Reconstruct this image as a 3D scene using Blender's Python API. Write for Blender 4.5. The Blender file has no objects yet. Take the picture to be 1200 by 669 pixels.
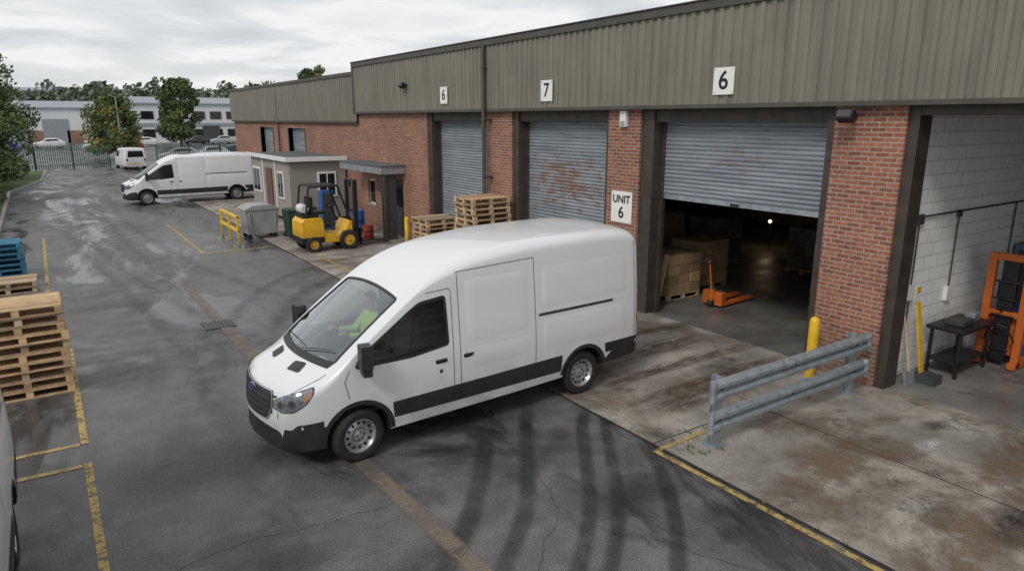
import bpy, bmesh, math, random
from mathutils import Vector, Matrix
from mathutils.bvhtree import BVHTree
R=random.Random(7)
SC=bpy.context.scene
COL=SC.collection
# ---------------------------------------------------------------- materials
def newmat(name):
    m=bpy.data.materials.new(name); m.use_nodes=True
    nt=m.node_tree; b=nt.nodes['Principled BSDF']
    return m,nt,b
def N(nt,t,**kw):
    n=nt.nodes.new(t)
    for k,v in kw.items(): setattr(n,k,v)
    return n
def L(nt,a,b): nt.links.new(a,b)
def pos(nt): return N(nt,'ShaderNodeNewGeometry').outputs['Position']
def noise(nt,scale,detail=4,rough=.55,vec=None,dist=0):
    n=N(nt,'ShaderNodeTexNoise'); n.inputs['Scale'].default_value=scale; n.inputs['Detail'].default_value=min(detail,5)
    n.inputs['Roughness'].default_value=rough; n.inputs['Distortion'].default_value=dist
    L(nt,vec if vec is not None else pos(nt),n.inputs['Vector']); return n.outputs['Fac']
def ramp(nt,fac,stops):
    r=N(nt,'ShaderNodeValToRGB'); e=r.color_ramp.elements
    while len(e)<len(stops): e.new(.5)
    for i,(p,c) in enumerate(stops):
        e[i].position=p; e[i].color=(c,c,c,1) if not hasattr(c,'__len__') else (*c,1)
    L(nt,fac,r.inputs['Fac']); return r.outputs['Color']
def mix(nt,f,a,b,mode='MIX'):
    n=N(nt,'ShaderNodeMix',data_type='RGBA',blend_type=mode)
    if hasattr(f,'links'): L(nt,f,n.inputs[0])
    else: n.inputs[0].default_value=f
    for i,s in ((6,a),(7,b)):
        if hasattr(s,'links'): L(nt,s,n.inputs[i])
        else: n.inputs[i].default_value=(*s,1)
    return n.outputs[2]
def math_(nt,op,a,b=0.0,clamp=False):
    n=N(nt,'ShaderNodeMath',operation=op,use_clamp=clamp)
    for i,s in ((0,a),(1,b)):
        if hasattr(s,'links'): L(nt,s,n.inputs[i])
        else: n.inputs[i].default_value=s
    return n.outputs[0]
def bump(nt,b,h,strength,dist=.01):
    n=N(nt,'ShaderNodeBump'); n.inputs['Distance'].default_value=dist
    if hasattr(strength,'links'): L(nt,strength,n.inputs['Strength'])
    else: n.inputs['Strength'].default_value=strength
    L(nt,h,n.inputs['Height']); L(nt,n.outputs[0],b.inputs['Normal'])
def M(name,col,rough=.5,metal=0,var=.12,scale=3,bmp=0,bscale=60,island=0,dirt=None,coat=0,streak=0):
    m,nt,b=newmat(name)
    f=noise(nt,scale,4)
    c=mix(nt,ramp(nt,f,[(.3,0),(.7,1)]),tuple(x*(1-var) for x in col),tuple(min(1,x*(1+var)) for x in col))
    if island:
        g=N(nt,'ShaderNodeNewGeometry'); rr=ramp(nt,g.outputs['Random Per Island'],[(0,1-island),(1,1+island)])
        c=mix(nt,1.0,c,rr,'MULTIPLY')
    if dirt:
        z=N(nt,'ShaderNodeSeparateXYZ'); L(nt,pos(nt),z.inputs[0])
        d=math_(nt,'MULTIPLY',ramp(nt,math_(nt,'DIVIDE',z.outputs[2],dirt[1]),[(0,1),(1,0)]),ramp(nt,noise(nt,2.5,5),[(.25,.0),(.75,1)]),True)
        c=mix(nt,d,c,dirt[0])
    if streak:
        mp=N(nt,'ShaderNodeMapping'); mp.inputs['Scale'].default_value=(1,1,.12); L(nt,pos(nt),mp.inputs[0])
        c=mix(nt,1.0,c,ramp(nt,noise(nt,3.5,5,.65,mp.outputs[0]),[(.3,1-streak),(.65,1+streak*.35)]),'MULTIPLY')
    L(nt,c,b.inputs['Base Color'])
    b.inputs['Roughness'].default_value=rough
    b.inputs['Metallic'].default_value=metal
    if coat: b.inputs['Coat Weight'].default_value=coat; b.inputs['Coat Roughness'].default_value=.04
    if bmp: bump(nt,b,noise(nt,bscale,3),bmp,.01)
    return m
WHITE=M('white_paint',(.70,.715,.73),.30,var=.02,scale=1.2,coat=.6,dirt=((.28,.26,.24),1.15))
WHITE2=M('white_paint_van2',(.70,.71,.73),.35,var=.03,scale=1.2,coat=.4,dirt=((.30,.29,.27),1.0))
BLACKP=M('black_plastic',(.022,.023,.025),.5,var=.3,scale=5,bmp=.1,bscale=300)
GREYP=M('dark_grey_plastic',(.05,.052,.055),.5,var=.2,scale=5)
SEAM=M('panel_gap',(.06,.06,.062),.6,var=.1)
RUB=M('tyre_rubber',(.018,.018,.019),.75,var=.3,scale=12,bmp=.2,bscale=80)
SILV=M('steel_wheel',(.42,.43,.44),.35,.6,var=.12,scale=12)
DARK=M('dark_void',(.008,.008,.008),.8)
CHR=M('chrome',(.5,.51,.52),.2,.9)
REDL=M('red_lens',(.35,.01,.01),.15)
ORG=M('amber_lens',(.6,.18,.02),.2)
BADGE=M('badge_blue',(.02,.05,.14),.3)
PLATE=M('plate_white',(.75,.75,.72),.4,var=.03)
INTER=M('cab_interior',(.03,.031,.033),.7)
SEATM=M('seat_cloth',(.035,.037,.042),.9)
HIVIS=M('hi_vis',(.42,.75,.05),.7,var=.15,scale=12)
SKIN=M('skin',(.50,.30,.22),.55,var=.08)
HAIR=M('hair',(.03,.02,.013),.8)
JEANS=M('work_trousers',(.02,.025,.045),.85)
HEAD=M('headlamp_glass',(.20,.22,.24),.08,.3,var=.4,scale=20,coat=1)
HEADD=M('headlamp_lens',(.05,.055,.06),.05)
def glassmat(name,tint,gl=.12):
    m,nt,b=newmat(name); nt.nodes.remove(b)
    o=nt.nodes['Material Output']
    t=N(nt,'ShaderNodeBsdfTransparent'); t.inputs[0].default_value=(*tint,1)
    g=N(nt,'ShaderNodeBsdfGlossy'); g.inputs['Roughness'].default_value=.03; g.inputs[0].default_value=(.9,.93,.95,1)
    f=N(nt,'ShaderNodeFresnel'); f.inputs[0].default_value=1.5
    ff=math_(nt,'ADD',math_(nt,'MULTIPLY',f.outputs[0],1.5),gl,True)
    x=N(nt,'ShaderNodeMixShader'); L(nt,ff,x.inputs[0]); L(nt,t.outputs[0],x.inputs[1]); L(nt,g.outputs[0],x.inputs[2]); L(nt,x.outputs[0],o.inputs[0])
    return m
GLASS=glassmat('windscreen_glass',(.78,.84,.82),.18)
GLASS2=glassmat('side_glass',(.62,.68,.66),.02)
OPG=M('dark_window_glass',(.012,.015,.018),.06,var=.1)
def brickmat(name,c1,c2,mortar,bw=.225,bh=.075,ms=.011,rough=.85,bmp=.6,stain=.7,vr=.22):
    m,nt,b=newmat(name)
    s=N(nt,'ShaderNodeSeparateXYZ'); L(nt,pos(nt),s.inputs[0])
    c=N(nt,'ShaderNodeCombineXYZ'); L(nt,math_(nt,'ADD',s.outputs[0],s.outputs[1]),c.inputs[0]); L(nt,s.outputs[2],c.inputs[1])
    br=N(nt,'ShaderNodeTexBrick'); L(nt,c.outputs[0],br.inputs['Vector'])
    br.inputs['Scale'].default_value=1; br.inputs['Brick Width'].default_value=bw; br.inputs['Row Height'].default_value=bh
    br.inputs['Mortar Size'].default_value=ms; br.inputs['Mortar Smooth'].default_value=.15; br.inputs['Bias'].default_value=-.1
    br.inputs['Color1'].default_value=(*c1,1); br.inputs['Color2'].default_value=(*c2,1); br.inputs['Mortar'].default_value=(*mortar,1)
    col=mix(nt,1.0,br.outputs['Color'],ramp(nt,noise(nt,14,4),[(.25,1-vr),(.75,1+vr)]),'MULTIPLY')
    col=mix(nt,1.0,col,ramp(nt,noise(nt,.9,5),[(.3,1-vr),(.7,1+vr*.5)]),'MULTIPLY')
    if stain:
        d=math_(nt,'MULTIPLY',ramp(nt,math_(nt,'DIVIDE',s.outputs[2],1.1),[(0,1),(1,0)]),ramp(nt,noise(nt,3,5),[(.3,.2),(.7,1)]),True)
        col=mix(nt,math_(nt,'MULTIPLY',d,stain),col,(.09,.075,.06))
    L(nt,col,b.inputs['Base Color']); b.inputs['Roughness'].default_value=rough
    bump(nt,b,math_(nt,'MULTIPLY',br.outputs['Fac'],-1.0),bmp,.008)
    return m
BRICK=brickmat('red_brick',(.34,.125,.07),(.185,.066,.042),(.32,.275,.225))
BLOCK=brickmat('white_blockwork',(.90,.91,.90),(.86,.87,.86),(.62,.63,.63),.45,.225,.010,.5,.35,.4,.05)
def ground_mat():
    m,nt,b=newmat('asphalt')
    p=pos(nt)
    mp=N(nt,'ShaderNodeMapping'); mp.inputs['Scale'].default_value=(1,.35,1); L(nt,p,mp.inputs[0])
    big=noise(nt,.35,5,.6,mp.outputs[0],.6); mid=noise(nt,1.6,5,.7); fine=noise(nt,55,4,.75); vf=noise(nt,170,2,.7)
    base=mix(nt,ramp(nt,big,[(.36,0),(.62,1)]),(.056,.058,.062),(.132,.131,.129))
    base=mix(nt,ramp(nt,mid,[(.46,0),(.68,.75)]),base,(.175,.172,.165))
    base=mix(nt,1.0,base,ramp(nt,fine,[(.32,.35),(.68,1.65)]),'MULTIPLY')
    base=mix(nt,ramp(nt,vf,[(.62,0),(.70,.6)]),base,(.32,.31,.30))
    wet=ramp(nt,noise(nt,.55,5,.66,mp.outputs[0],1.2),[(.49,0),(.575,1)])
    base=mix(nt,math_(nt,'MULTIPLY',wet,.68),base,(.022,.023,.026))
    L(nt,base,b.inputs['Base Color'])
    L(nt,ramp(nt,wet,[(0,.60),(1,.20)]),b.inputs['Roughness'])
    bump(nt,b,fine,ramp(nt,wet,[(0,.7),(1,.22)]),.006)
    return m
ASPH=ground_mat()
def concrete(name,base_,brown=.5,rough=.8,dk=.6):
    m,nt,b=newmat(name)
    c=mix(nt,ramp(nt,noise(nt,.8,5,.65),[(.35,0),(.65,1)]),tuple(x*.55 for x in base_),tuple(x*1.15 for x in base_))
    c=mix(nt,1.0,c,ramp(nt,noise(nt,60,4,.75),[(.3,.60),(.7,1.35)]),'MULTIPLY')
    st=math_(nt,'MULTIPLY',ramp(nt,noise(nt,.55,5,.72,None,.8),[(.47,0),(.60,1)]),brown)
    c=mix(nt,st,c,(.105,.072,.047))
    c=mix(nt,ramp(nt,noise(nt,1.1,5,.78),[(.56,0),(.66,dk)]),c,(.05,.047,.043))
    c=mix(nt,ramp(nt,noise(nt,45,3,.8),[(.62,0),(.68,.6)]),c,(.42,.39,.35))
    L(nt,c,b.inputs['Base Color']); L(nt,ramp(nt,noise(nt,.7,4),[(.35,rough-.3),(.65,rough)]),b.inputs['Roughness'])
    bump(nt,b,noise(nt,80,3),.5,.005); return m
CONC=concrete('concrete_slab',(.34,.315,.275),.7,.8,.7)
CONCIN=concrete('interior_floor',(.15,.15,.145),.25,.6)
CONCB=concrete('bay_floor',(.23,.23,.22),.25,.6)
def decal(name,col,lo,hi,amt,rough=.6,scale=6,stretch=(1,1,1),scale2=60,fade=.35,ends=.3,g0=.25):
    m,nt,b=newmat(name)
    b.inputs['Base Color'].default_value=(*col,1); b.inputs['Roughness'].default_value=rough
    mp=N(nt,'ShaderNodeMapping'); mp.inputs['Scale'].default_value=stretch; L(nt,pos(nt),mp.inputs[0])
    f=math_(nt,'MULTIPLY',ramp(nt,noise(nt,scale,5,.7,mp.outputs[0]),[(lo,0),(hi,1)]),ramp(nt,noise(nt,scale2,3,.7),[(.35,g0),(.6,1)]))
    uv=N(nt,'ShaderNodeUVMap'); s=N(nt,'ShaderNodeSeparateXYZ'); L(nt,uv.outputs[0],s.inputs[0])
    e=ramp(nt,s.outputs[0],[(0,0),(fade,1),(1-fade,1),(1,0)]); e2=ramp(nt,s.outputs[1],[(0,0),(ends,1),(1-ends,1),(1,0)])
    f=math_(nt,'MULTIPLY',math_(nt,'MULTIPLY',f,math_(nt,'MULTIPLY',e,e2)),amt,True)
    L(nt,f,b.inputs['Alpha']); return m
def linepaint(name,col,lo=.3,hi=.5,amt=.95):
    m,nt,b=newmat(name)
    b.inputs['Base Color'].default_value=(*col,1); b.inputs['Roughness'].default_value=.65
    f=math_(nt,'MULTIPLY',ramp(nt,noise(nt,7,5,.75),[(lo,0),(hi,1)]),ramp(nt,noise(nt,90,3,.7),[(.3,.35),(.5,1)]))
    L(nt,math_(nt,'MULTIPLY',f,amt),b.inputs['Alpha']); return m
YLINE=linepaint('yellow_line_paint',(.52,.37,.12),.36,.54,.88)
CLAD=M('olive_cladding',(.205,.195,.158),.5,.1,var=.08,scale=.8,streak=.24)
TRIM=M('brown_trim',(.080,.073,.062),.5,.2,var=.15)
JAMB=M('brown_steel',(.055,.044,.037),.55,.1,var=.3,scale=4)
def shuttermat(name,rust):
    m,nt,b=newmat(name)
    mp=N(nt,'ShaderNodeMapping'); mp.inputs['Scale'].default_value=(1,.6,6); L(nt,pos(nt),mp.inputs[0])
    c=mix(nt,ramp(nt,noise(nt,1.4,5,.6,mp.outputs[0]),[(.3,0),(.7,1)]),(.20,.23,.26),(.34,.38,.42))
    for (y,z,ry,rz,th,am) in rust:
        d=N(nt,'ShaderNodeMapping'); d.inputs['Location'].default_value=(0,-y/ry,-z/rz); d.inputs['Scale'].default_value=(0,1/ry,1/rz); L(nt,pos(nt),d.inputs[0])
        ln=N(nt,'ShaderNodeVectorMath',operation='LENGTH'); L(nt,d.outputs[0],ln.inputs[0])
        g=ramp(nt,ln.outputs['Value'],[(0,1),(1,0)])
        mq=N(nt,'ShaderNodeMapping'); mq.inputs['Scale'].default_value=(1,.7,1.5); L(nt,pos(nt),mq.inputs[0])
        f=math_(nt,'ADD',math_(nt,'MULTIPLY',g,.18),noise(nt,4.5,5,.75,mq.outputs[0]))
        f=math_(nt,'MULTIPLY',ramp(nt,f,[(th,0),(th+.07,1)]),am)
        f=math_(nt,'MULTIPLY',f,ramp(nt,g,[(0,0),(.15,1)]))
        c=mix(nt,f,c,(.25,.125,.07))
    L(nt,c,b.inputs['Base Color']); b.inputs['Roughness'].default_value=.42; b.inputs['Metallic'].default_value=.25
    return m
SHUT=shuttermat('roller_shutter_steel',[])
SHUTR=shuttermat('roller_shutter_rusty',[(14.0,2.65,2.6,1.2,.61,.8)])
SHUTR6=shuttermat('roller_shutter_scuffed',[(8.6,3.45,1.5,.6,.63,.4)])
GALV=M('galvanised_steel',(.36,.40,.43),.42,.5,var=.25,scale=6,bmp=.1)
YSTEEL=M('yellow_painted_steel',(.70,.44,.02),.45,var=.15,scale=6,dirt=((.2,.15,.08),.5))
WOOD=M('pallet_wood',(.50,.34,.19),.8,var=.2,scale=10,island=.35,bmp=.3)
WOODG=M('pallet_wood_worn',(.38,.28,.18),.85,var=.25,scale=10,island=.35,bmp=.3)
BLUEP=M('pallet_blue',(.03,.16,.26),.7,var=.25,island=.25)
CARD=M('cardboard',(.34,.23,.13),.8,var=.12,island=.25)
WRAP=M('shrink_wrap',(.16,.135,.11),.25,var=.3,island=.3)
ORANGE=M('orange_paint',(.50,.12,.02),.45,var=.1)
FORKY=M('forklift_yellow',(.72,.40,.02),.4,var=.12,dirt=((.12,.09,.05),.8))
BLKM=M('black_metal',(.02,.02,.022),.45,.3)
BLUED=M('blue_plastic',(.02,.10,.32),.4)
GREENP=M('green_bin_plastic',(.02,.06,.045),.5)
GREYBIN=M('grey_bin_steel',(.32,.33,.335),.55,.2)
FENCEG=M('green_fence_steel',(.045,.09,.07),.5,.1)
RENDER_=M('pebble_dash',(.28,.26,.23),.9,var=.15,scale=20,bmp=.6,bscale=90)
UPVC=M('white_upvc',(.72,.73,.73),.4,var=.03)
SIGNW=M('sign_white',(.78,.78,.76),.5,var=.04)
SIGNK=M('sign_black',(.012,.012,.012),.6)
FELT=M('roof_felt',(.10,.105,.11),.9,var=.2)
WALLW=M('warehouse_white',(.62,.64,.66),.6,var=.06,scale=.3)
WALLG=M('warehouse_grey',(.26,.29,.32),.6,var=.06)
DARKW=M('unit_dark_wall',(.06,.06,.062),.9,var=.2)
GRASS=M('grass',(.07,.10,.03),.95,var=.35,scale=2,bmp=1,bscale=40)
KERBM=M('kerb_concrete',(.30,.29,.27),.85,var=.15)
BARK=M('bark',(.07,.055,.04),.95,var=.3,scale=10)
def leafmat(name,a,b_):
    m,nt,b=newmat(name); g=N(nt,'ShaderNodeNewGeometry')
    c=mix(nt,ramp(nt,g.outputs['Random Per Island'],[(0,0),(1,1)]),a,b_)
    c=mix(nt,1.0,c,ramp(nt,noise(nt,.7,3),[(.35,.6),(.65,1.35)]),'MULTIPLY')
    L(nt,c,b.inputs['Base Color']); b.inputs['Roughness'].default_value=.7; return m
LEAF1=leafmat('leaves_dark',(.045,.078,.022),(.105,.155,.045))
LEAF2=leafmat('leaves_mid',(.075,.115,.032),(.15,.19,.06))
LEAF3=leafmat('leaves_yellow',(.16,.16,.035),(.28,.26,.07))
LEAFD=leafmat('leaves_distant_hazed',(.10,.135,.09),(.14,.18,.115))  # aerial haze painted into the leaf colour: paler than the nearer trees
def emis(name,col,s):
    m,nt,b=newmat(name); b.inputs['Emission Color'].default_value=(*col,1); b.inputs['Emission Strength'].default_value=s; return m
LAMPE=emis('lit_lamp',(1,.7,.35),1.1)
# ---------------------------------------------------------------- mesh builder
class MB:
    def __init__(s): s.v=[];s.f=[];s.m=[];s.mats=[]
    def mi(s,m):
        if m not in s.mats: s.mats.append(m)
        return s.mats.index(m)
    def add(s,vs,fs,mat,T=None):
        o=len(s.v); s.v+= [tuple(T@Vector(p)) if T else tuple(p) for p in vs]
        k=s.mi(mat)
        for f in fs: s.f.append([i+o for i in f]); s.m.append(k)
    def box(s,x0,x1,y0,y1,z0,z1,mat,T=None):
        s.add([(x0,y0,z0),(x1,y0,z0),(x1,y1,z0),(x0,y1,z0),(x0,y0,z1),(x1,y0,z1),(x1,y1,z1),(x0,y1,z1)],
              [(0,3,2,1),(4,5,6,7),(0,1,5,4),(1,2,6,5),(2,3,7,6),(3,0,4,7)],mat,T)
    def cyl(s,p0,p1,r,mat,r1=None,n=14,T=None):
        p0=Vector(p0);p1=Vector(p1);r1=r if r1 is None else r1
        q=(p1-p0).to_track_quat('Z','Y').to_matrix(); vs=[]
        for p,rr in ((p0,r),(p1,r1)):
            for i in range(n):
                a=2*math.pi*i/n; vs.append(p+q@Vector((rr*math.cos(a),rr*math.sin(a),0)))
        fs=[(i,(i+1)%n,n+(i+1)%n,n+i) for i in range(n)]+[tuple(range(n-1,-1,-1)),tuple(range(n,2*n))]
        s.add(vs,fs,mat,T)
    def tube(s,pts,r,mat,n=10,T=None):
        for a,b in zip(pts,pts[1:]): s.cyl(a,b,r,mat,n=n,T=T)
    def lathe(s,prof,c,ax,mat,n=36,T=None):
        c=Vector(c);q=Vector(ax).to_track_quat('Z','Y').to_matrix(); vs=[]
        for (a,r) in prof:
            for i in range(n):
                t=2*math.pi*i/n; vs.append(c+q@Vector((r*math.cos(t),r*math.sin(t),a)))
        fs=[]
        for j in range(len(prof)-1):
            for i in range(n): fs.append((j*n+i,j*n+(i+1)%n,(j+1)*n+(i+1)%n,(j+1)*n+i))
        s.add(vs,fs,mat,T)
    def build(s,name,parent=None,loc=(0,0,0),rot=0,bevel=0,smooth=35,recalc=True):
        me=bpy.data.meshes.new(name); me.from_pydata(s.v,[],s.f)
        for m in s.mats: me.materials.append(m)
        me.polygons.foreach_set('material_index',s.m)
        if recalc:
            bm=bmesh.new(); bm.from_mesh(me); bmesh.ops.recalc_face_normals(bm,faces=bm.faces); bm.to_mesh(me); bm.free()
        if smooth:
            me.polygons.foreach_set('use_smooth',[True]*len(me.polygons)); me.set_sharp_from_angle(angle=math.radians(smooth))
        o=bpy.data.objects.new(name,me); COL.objects.link(o); o.location=loc; o.rotation_euler=(0,0,rot)
        if parent: o.parent=parent
        if bevel:
            b=o.modifiers.new('b','BEVEL'); b.width=bevel; b.segments=2; b.limit_method='ANGLE'; b.angle_limit=math.radians(50)
        return o
def empty(name,loc=(0,0,0),rot=0):
    o=bpy.data.objects.new(name,None); COL.objects.link(o); o.location=loc; o.rotation_euler=(0,0,rot); o.empty_display_size=.1; return o
def TR(x=0,y=0,z=0,rz=0,rx=0,ry=0):
    return Matrix.Translation((x,y,z))@Matrix.Rotation(rz,4,'Z')@Matrix.Rotation(ry,4,'Y')@Matrix.Rotation(rx,4,'X')
def text(body,size,loc,mat,parent,name,bold=.0):
    c=bpy.data.curves.new(name,'FONT'); c.body=body; c.size=size; c.align_x='CENTER'; c.align_y='CENTER'; c.extrude=.002; c.offset=bold; c.space_line=.9
    c.materials.append(mat); o=bpy.data.objects.new(name,c); COL.objects.link(o); o.location=loc; o.rotation_euler=(math.pi/2,0,-math.pi/2); o.parent=parent; return o
# ---------------------------------------------------------------- van
def pchip(tab):
    xs=[a for a,_ in tab]; ys=[b for _,b in tab]; n=len(xs)
    d=[(ys[i+1]-ys[i])/(xs[i+1]-xs[i]) for i in range(n-1)]
    m=[d[0]]+[0 if d[i-1]*d[i]<=0 else 2*d[i-1]*d[i]/(d[i-1]+d[i]) for i in range(1,n-1)]+[d[-1]]
    def f(x):
        if x<=xs[0]: return ys[0]
        if x>=xs[-1]: return ys[-1]
        i=max(j for j in range(n-1) if xs[j]<=x); hh=xs[i+1]-xs[i]; t=(x-xs[i])/hh
        return (2*t**3-3*t*t+1)*ys[i]+(t**3-2*t*t+t)*hh*m[i]+(-2*t**3+3*t*t)*ys[i+1]+(t**3-t*t)*hh*m[i+1]
    return f
class Body:
    """lofted vehicle shell"""
    def __init__(s,top,wid,bot,shift,tum,rad,split,stations,cam=.045):
        s.top,s.wid,s.bot,s.shift,s.tum,s.rad,s.split=[pchip(sorted(t)) for t in (top,wid,bot,shift,tum,rad,split)]
        s.st=stations; s.cam=cam
    def section(s,xs,inset=0,zfloor=None):
        zt=s.top(xs)-inset; zb=s.bot(xs)+inset
        if zfloor: zb=zfloor
        W=s.wid(xs)-inset; r=min(s.rad(xs),(zt-zb)*.42); ry=r*1.15
        z0=zb+min(.05,(zt-zb)*.15); z1=zt-r; zs=s.split(xs)
        zs=min(max(zs,z0+.01),z1-.02)
        P=[(0,zb),(W*.5,zb),(W*.9*s.tum(z0),zb)]
        for i in range(5): z=z0+(zs-z0)*i/4; P.append((W*s.tum(z),z))
        for i in range(1,13): z=zs+(z1-zs)*i/12; P.append((W*s.tum(z),z))
        Y0=W*s.tum(z1); 
        cm=lambda y:s.cam*(y/Y0)**2
        dz=cm(Y0-ry)
        for i in range(1,7):
            a=math.pi/2*i/6; P.append((Y0-ry*(1-math.cos(a)),z1+(r-dz)*math.sin(a)))
        for i in range(1,9):
            y=(Y0-ry)*(1-i/8); P.append((y,zt-cm(y)))
        k=s.shift(xs)
        half=[(xs-k*y*y,y,z) for y,z in P]
        return half+[(x,-y,z) for x,y,z in half[-2:0:-1]]
    def mesh(s,stations=None,inset=0,zfloor=None):
        st=stations or s.st; secs=[s.section(x,inset,zfloor) for x in st]; n=len(secs[0]); v=[p for q in secs for p in q]; f=[]
        for i in range(len(secs)-1):
            for j in range(n): f.append((i*n+j,i*n+(j+1)%n,(i+1)*n+(j+1)%n,(i+1)*n+j))
        f.append(tuple(range(n-1,-1,-1))); o=(len(secs)-1)*n; f.append(tuple(range(o,o+n)))
        return v,f,n
def patch(MBo,poly,O,ux,uy,n,bvh,off,mat,cell=.06,rim=None,hole=None):
    O,ux,uy,n=map(Vector,(O,ux,uy,n))
    bm=bmesh.new()
    if hole:
        a=[bm.verts.new((p[0],p[1],0)) for p in poly]; b=[bm.verts.new((p[0],p[1],0)) for p in hole]
        for i in range(len(a)):
            j=(i+1)%len(a); bm.faces.new((a[i],a[j],b[j],b[i]))
    else: bm.faces.new([bm.verts.new((p[0],p[1],0)) for p in poly])
    for ax in (0,1):
        lo=min(p[ax] for p in poly); hi=max(p[ax] for p in poly); x=lo+cell
        while x<hi-1e-3:
            nn=(1,0,0) if ax==0 else (0,1,0); co=(x,0,0) if ax==0 else (0,x,0)
            bmesh.ops.bisect_plane(bm,geom=bm.verts[:]+bm.edges[:]+bm.faces[:],dist=1e-5,plane_co=co,plane_no=nn); x+=cell
    bmesh.ops.remove_doubles(bm,verts=bm.verts,dist=1e-4)
    bm.verts.ensure_lookup_table(); bound={v.index for e in bm.edges if e.is_boundary for v in e.verts}
    vs=[]
    for v in bm.verts:
        P=O+ux*v.co.x+uy*v.co.y
        loc,nor,_,_=bvh.ray_cast(P+n*3,-n)
        if loc is None: loc,nor,_,_=bvh.find_nearest(P)
        if nor.dot(n)<0: nor=-nor
        o=off if not(rim is not None and v.index in bound) else rim
        vs.append(loc+nor*o)
    fs=[[v.index for v in f.verts] for f in bm.faces]; bm.free()
    MBo.add(vs,fs,mat)
def rnd(poly,r,seg=4):
    out=[];n=len(poly)
    for i in range(n):
        p=Vector(poly[i]);a=Vector(poly[i-1]);b=Vector(poly[(i+1)%n])
        da=(a-p);db=(b-p);ra=min(r,da.length*.45,db.length*.45)
        A=p+da.normalized()*ra;B=p+db.normalized()*ra
        for k in range(seg+1):
            t=k/seg; out.append(tuple(A*(1-t)**2+p*2*t*(1-t)+B*t*t))
    return out
def scalep(poly,s,t=None):
    cx=sum(p[0] for p in poly)/len(poly);cy=sum(p[1] for p in poly)/len(poly);t=t or s
    return [(cx+(p[0]-cx)*s,cy+(p[1]-cy)*t) for p in poly]
def inset(poly,d):
    n=len(poly); A=sum(poly[i][0]*poly[(i+1)%n][1]-poly[(i+1)%n][0]*poly[i][1] for i in range(n)); sg=1 if A>0 else -1
    out=[]
    for i in range(n):
        p=Vector(poly[i]); t=(Vector(poly[(i+1)%n])-Vector(poly[i-1])).normalized(); out.append((p.x-t.y*d*sg,p.y+t.x*d*sg))
    return out
def wheel(B,c,side,r=.355,w=.235,T=None,rimr=.225):
    ax=(0,side,0); h=w/2
    B.lathe([(-h*.9,rimr),(-h,rimr+.03),(-h,r-.05),(-h*.75,r-.008),(-h*.3,r),(h*.3,r),(h*.75,r-.008),(h,r-.05),(h*.98,rimr+.02),(h*.8,rimr-.003)],c,ax,RUB,40,T)
    B.lathe([(h*.84,rimr),(h*.86,rimr-.012),(h*.55,rimr-.03),(h*.35,rimr-.045),(h*.50,rimr-.075),(h*.55,rimr-.11),(h*.35,.085),(h*.7,.075),(h*.78,.05),(h*.78,.001)],c,ax,SILV,40,T)
    B.lathe([(-h*.9,rimr),(h*.1,rimr-.04),(h*.1,.001)],c,ax,DARK,24,T)
    for i in range(12):
        a=2*math.pi*i/12; R_=rimr-.062
        p=Vector(c)+Vector((R_*math.cos(a),side*h*.42,R_*math.sin(a)))
        B.cyl(p,p+Vector((0,side*.018,0)),.017,DARK,n=10,T=T)
    for i in range(5):
        a=2*math.pi*i/5+.3
        p=Vector(c)+Vector((.055*math.cos(a),side*h*.7,.055*math.sin(a)))
        B.cyl(p,p+Vector((0,side*.02,0)),.011,BLKM,n=6,T=T)
def extent(me):
    if not me.vertices: return 0
    xs=[v.co.x for v in me.vertices]; zs=[v.co.z for v in me.vertices]; return (max(xs)-min(xs))+(max(zs)-min(zs))
def area(me): return sum(p.area for p in me.polygons)
def apply_bool(o,makers):
    """subtract; every result is checked, and a failed solve is retried with another cutter or solver"""
    e0=extent(o.data); a0=area(o.data)
    for mk in makers:
        for solver,slf in (('EXACT',False),('EXACT',True),('FAST',False)):
            cutter=mk()
            md=o.modifiers.new('x','BOOLEAN'); md.object=cutter; md.operation='DIFFERENCE'
            try: md.solver=solver
            except Exception: md.solver='EXACT'
            if md.solver=='EXACT':
                md.use_self=slf
                try: md.material_mode='TRANSFER'
                except Exception: pass
            bpy.context.view_layer.update()
            dg=bpy.context.evaluated_depsgraph_get(); me=bpy.data.meshes.new_from_object(o.evaluated_get(dg)); o.modifiers.clear()
            bpy.data.objects.remove(cutter)
            if abs(extent(me)-e0)<.03 and area(me)>a0*.72 and abs(area(me)-a0)>1e-4:
                o.data=me; return True
    return False
def prism(poly,O,ux,uy,n,d0,d1,mat):
    O,ux,uy,n=map(Vector,(O,ux,uy,n)); B=MB(); k=len(poly)
    vs=[O+ux*p[0]+uy*p[1]+n*d0 for p in poly]+[O+ux*p[0]+uy*p[1]+n*d1 for p in poly]
    B.add(vs,[tuple(range(k)),tuple(range(2*k-1,k-1,-1))]+[(i,k+i,k+(i+1)%k,(i+1)%k) for i in range(k)],mat)
    return B.build('cut',smooth=0)
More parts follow.
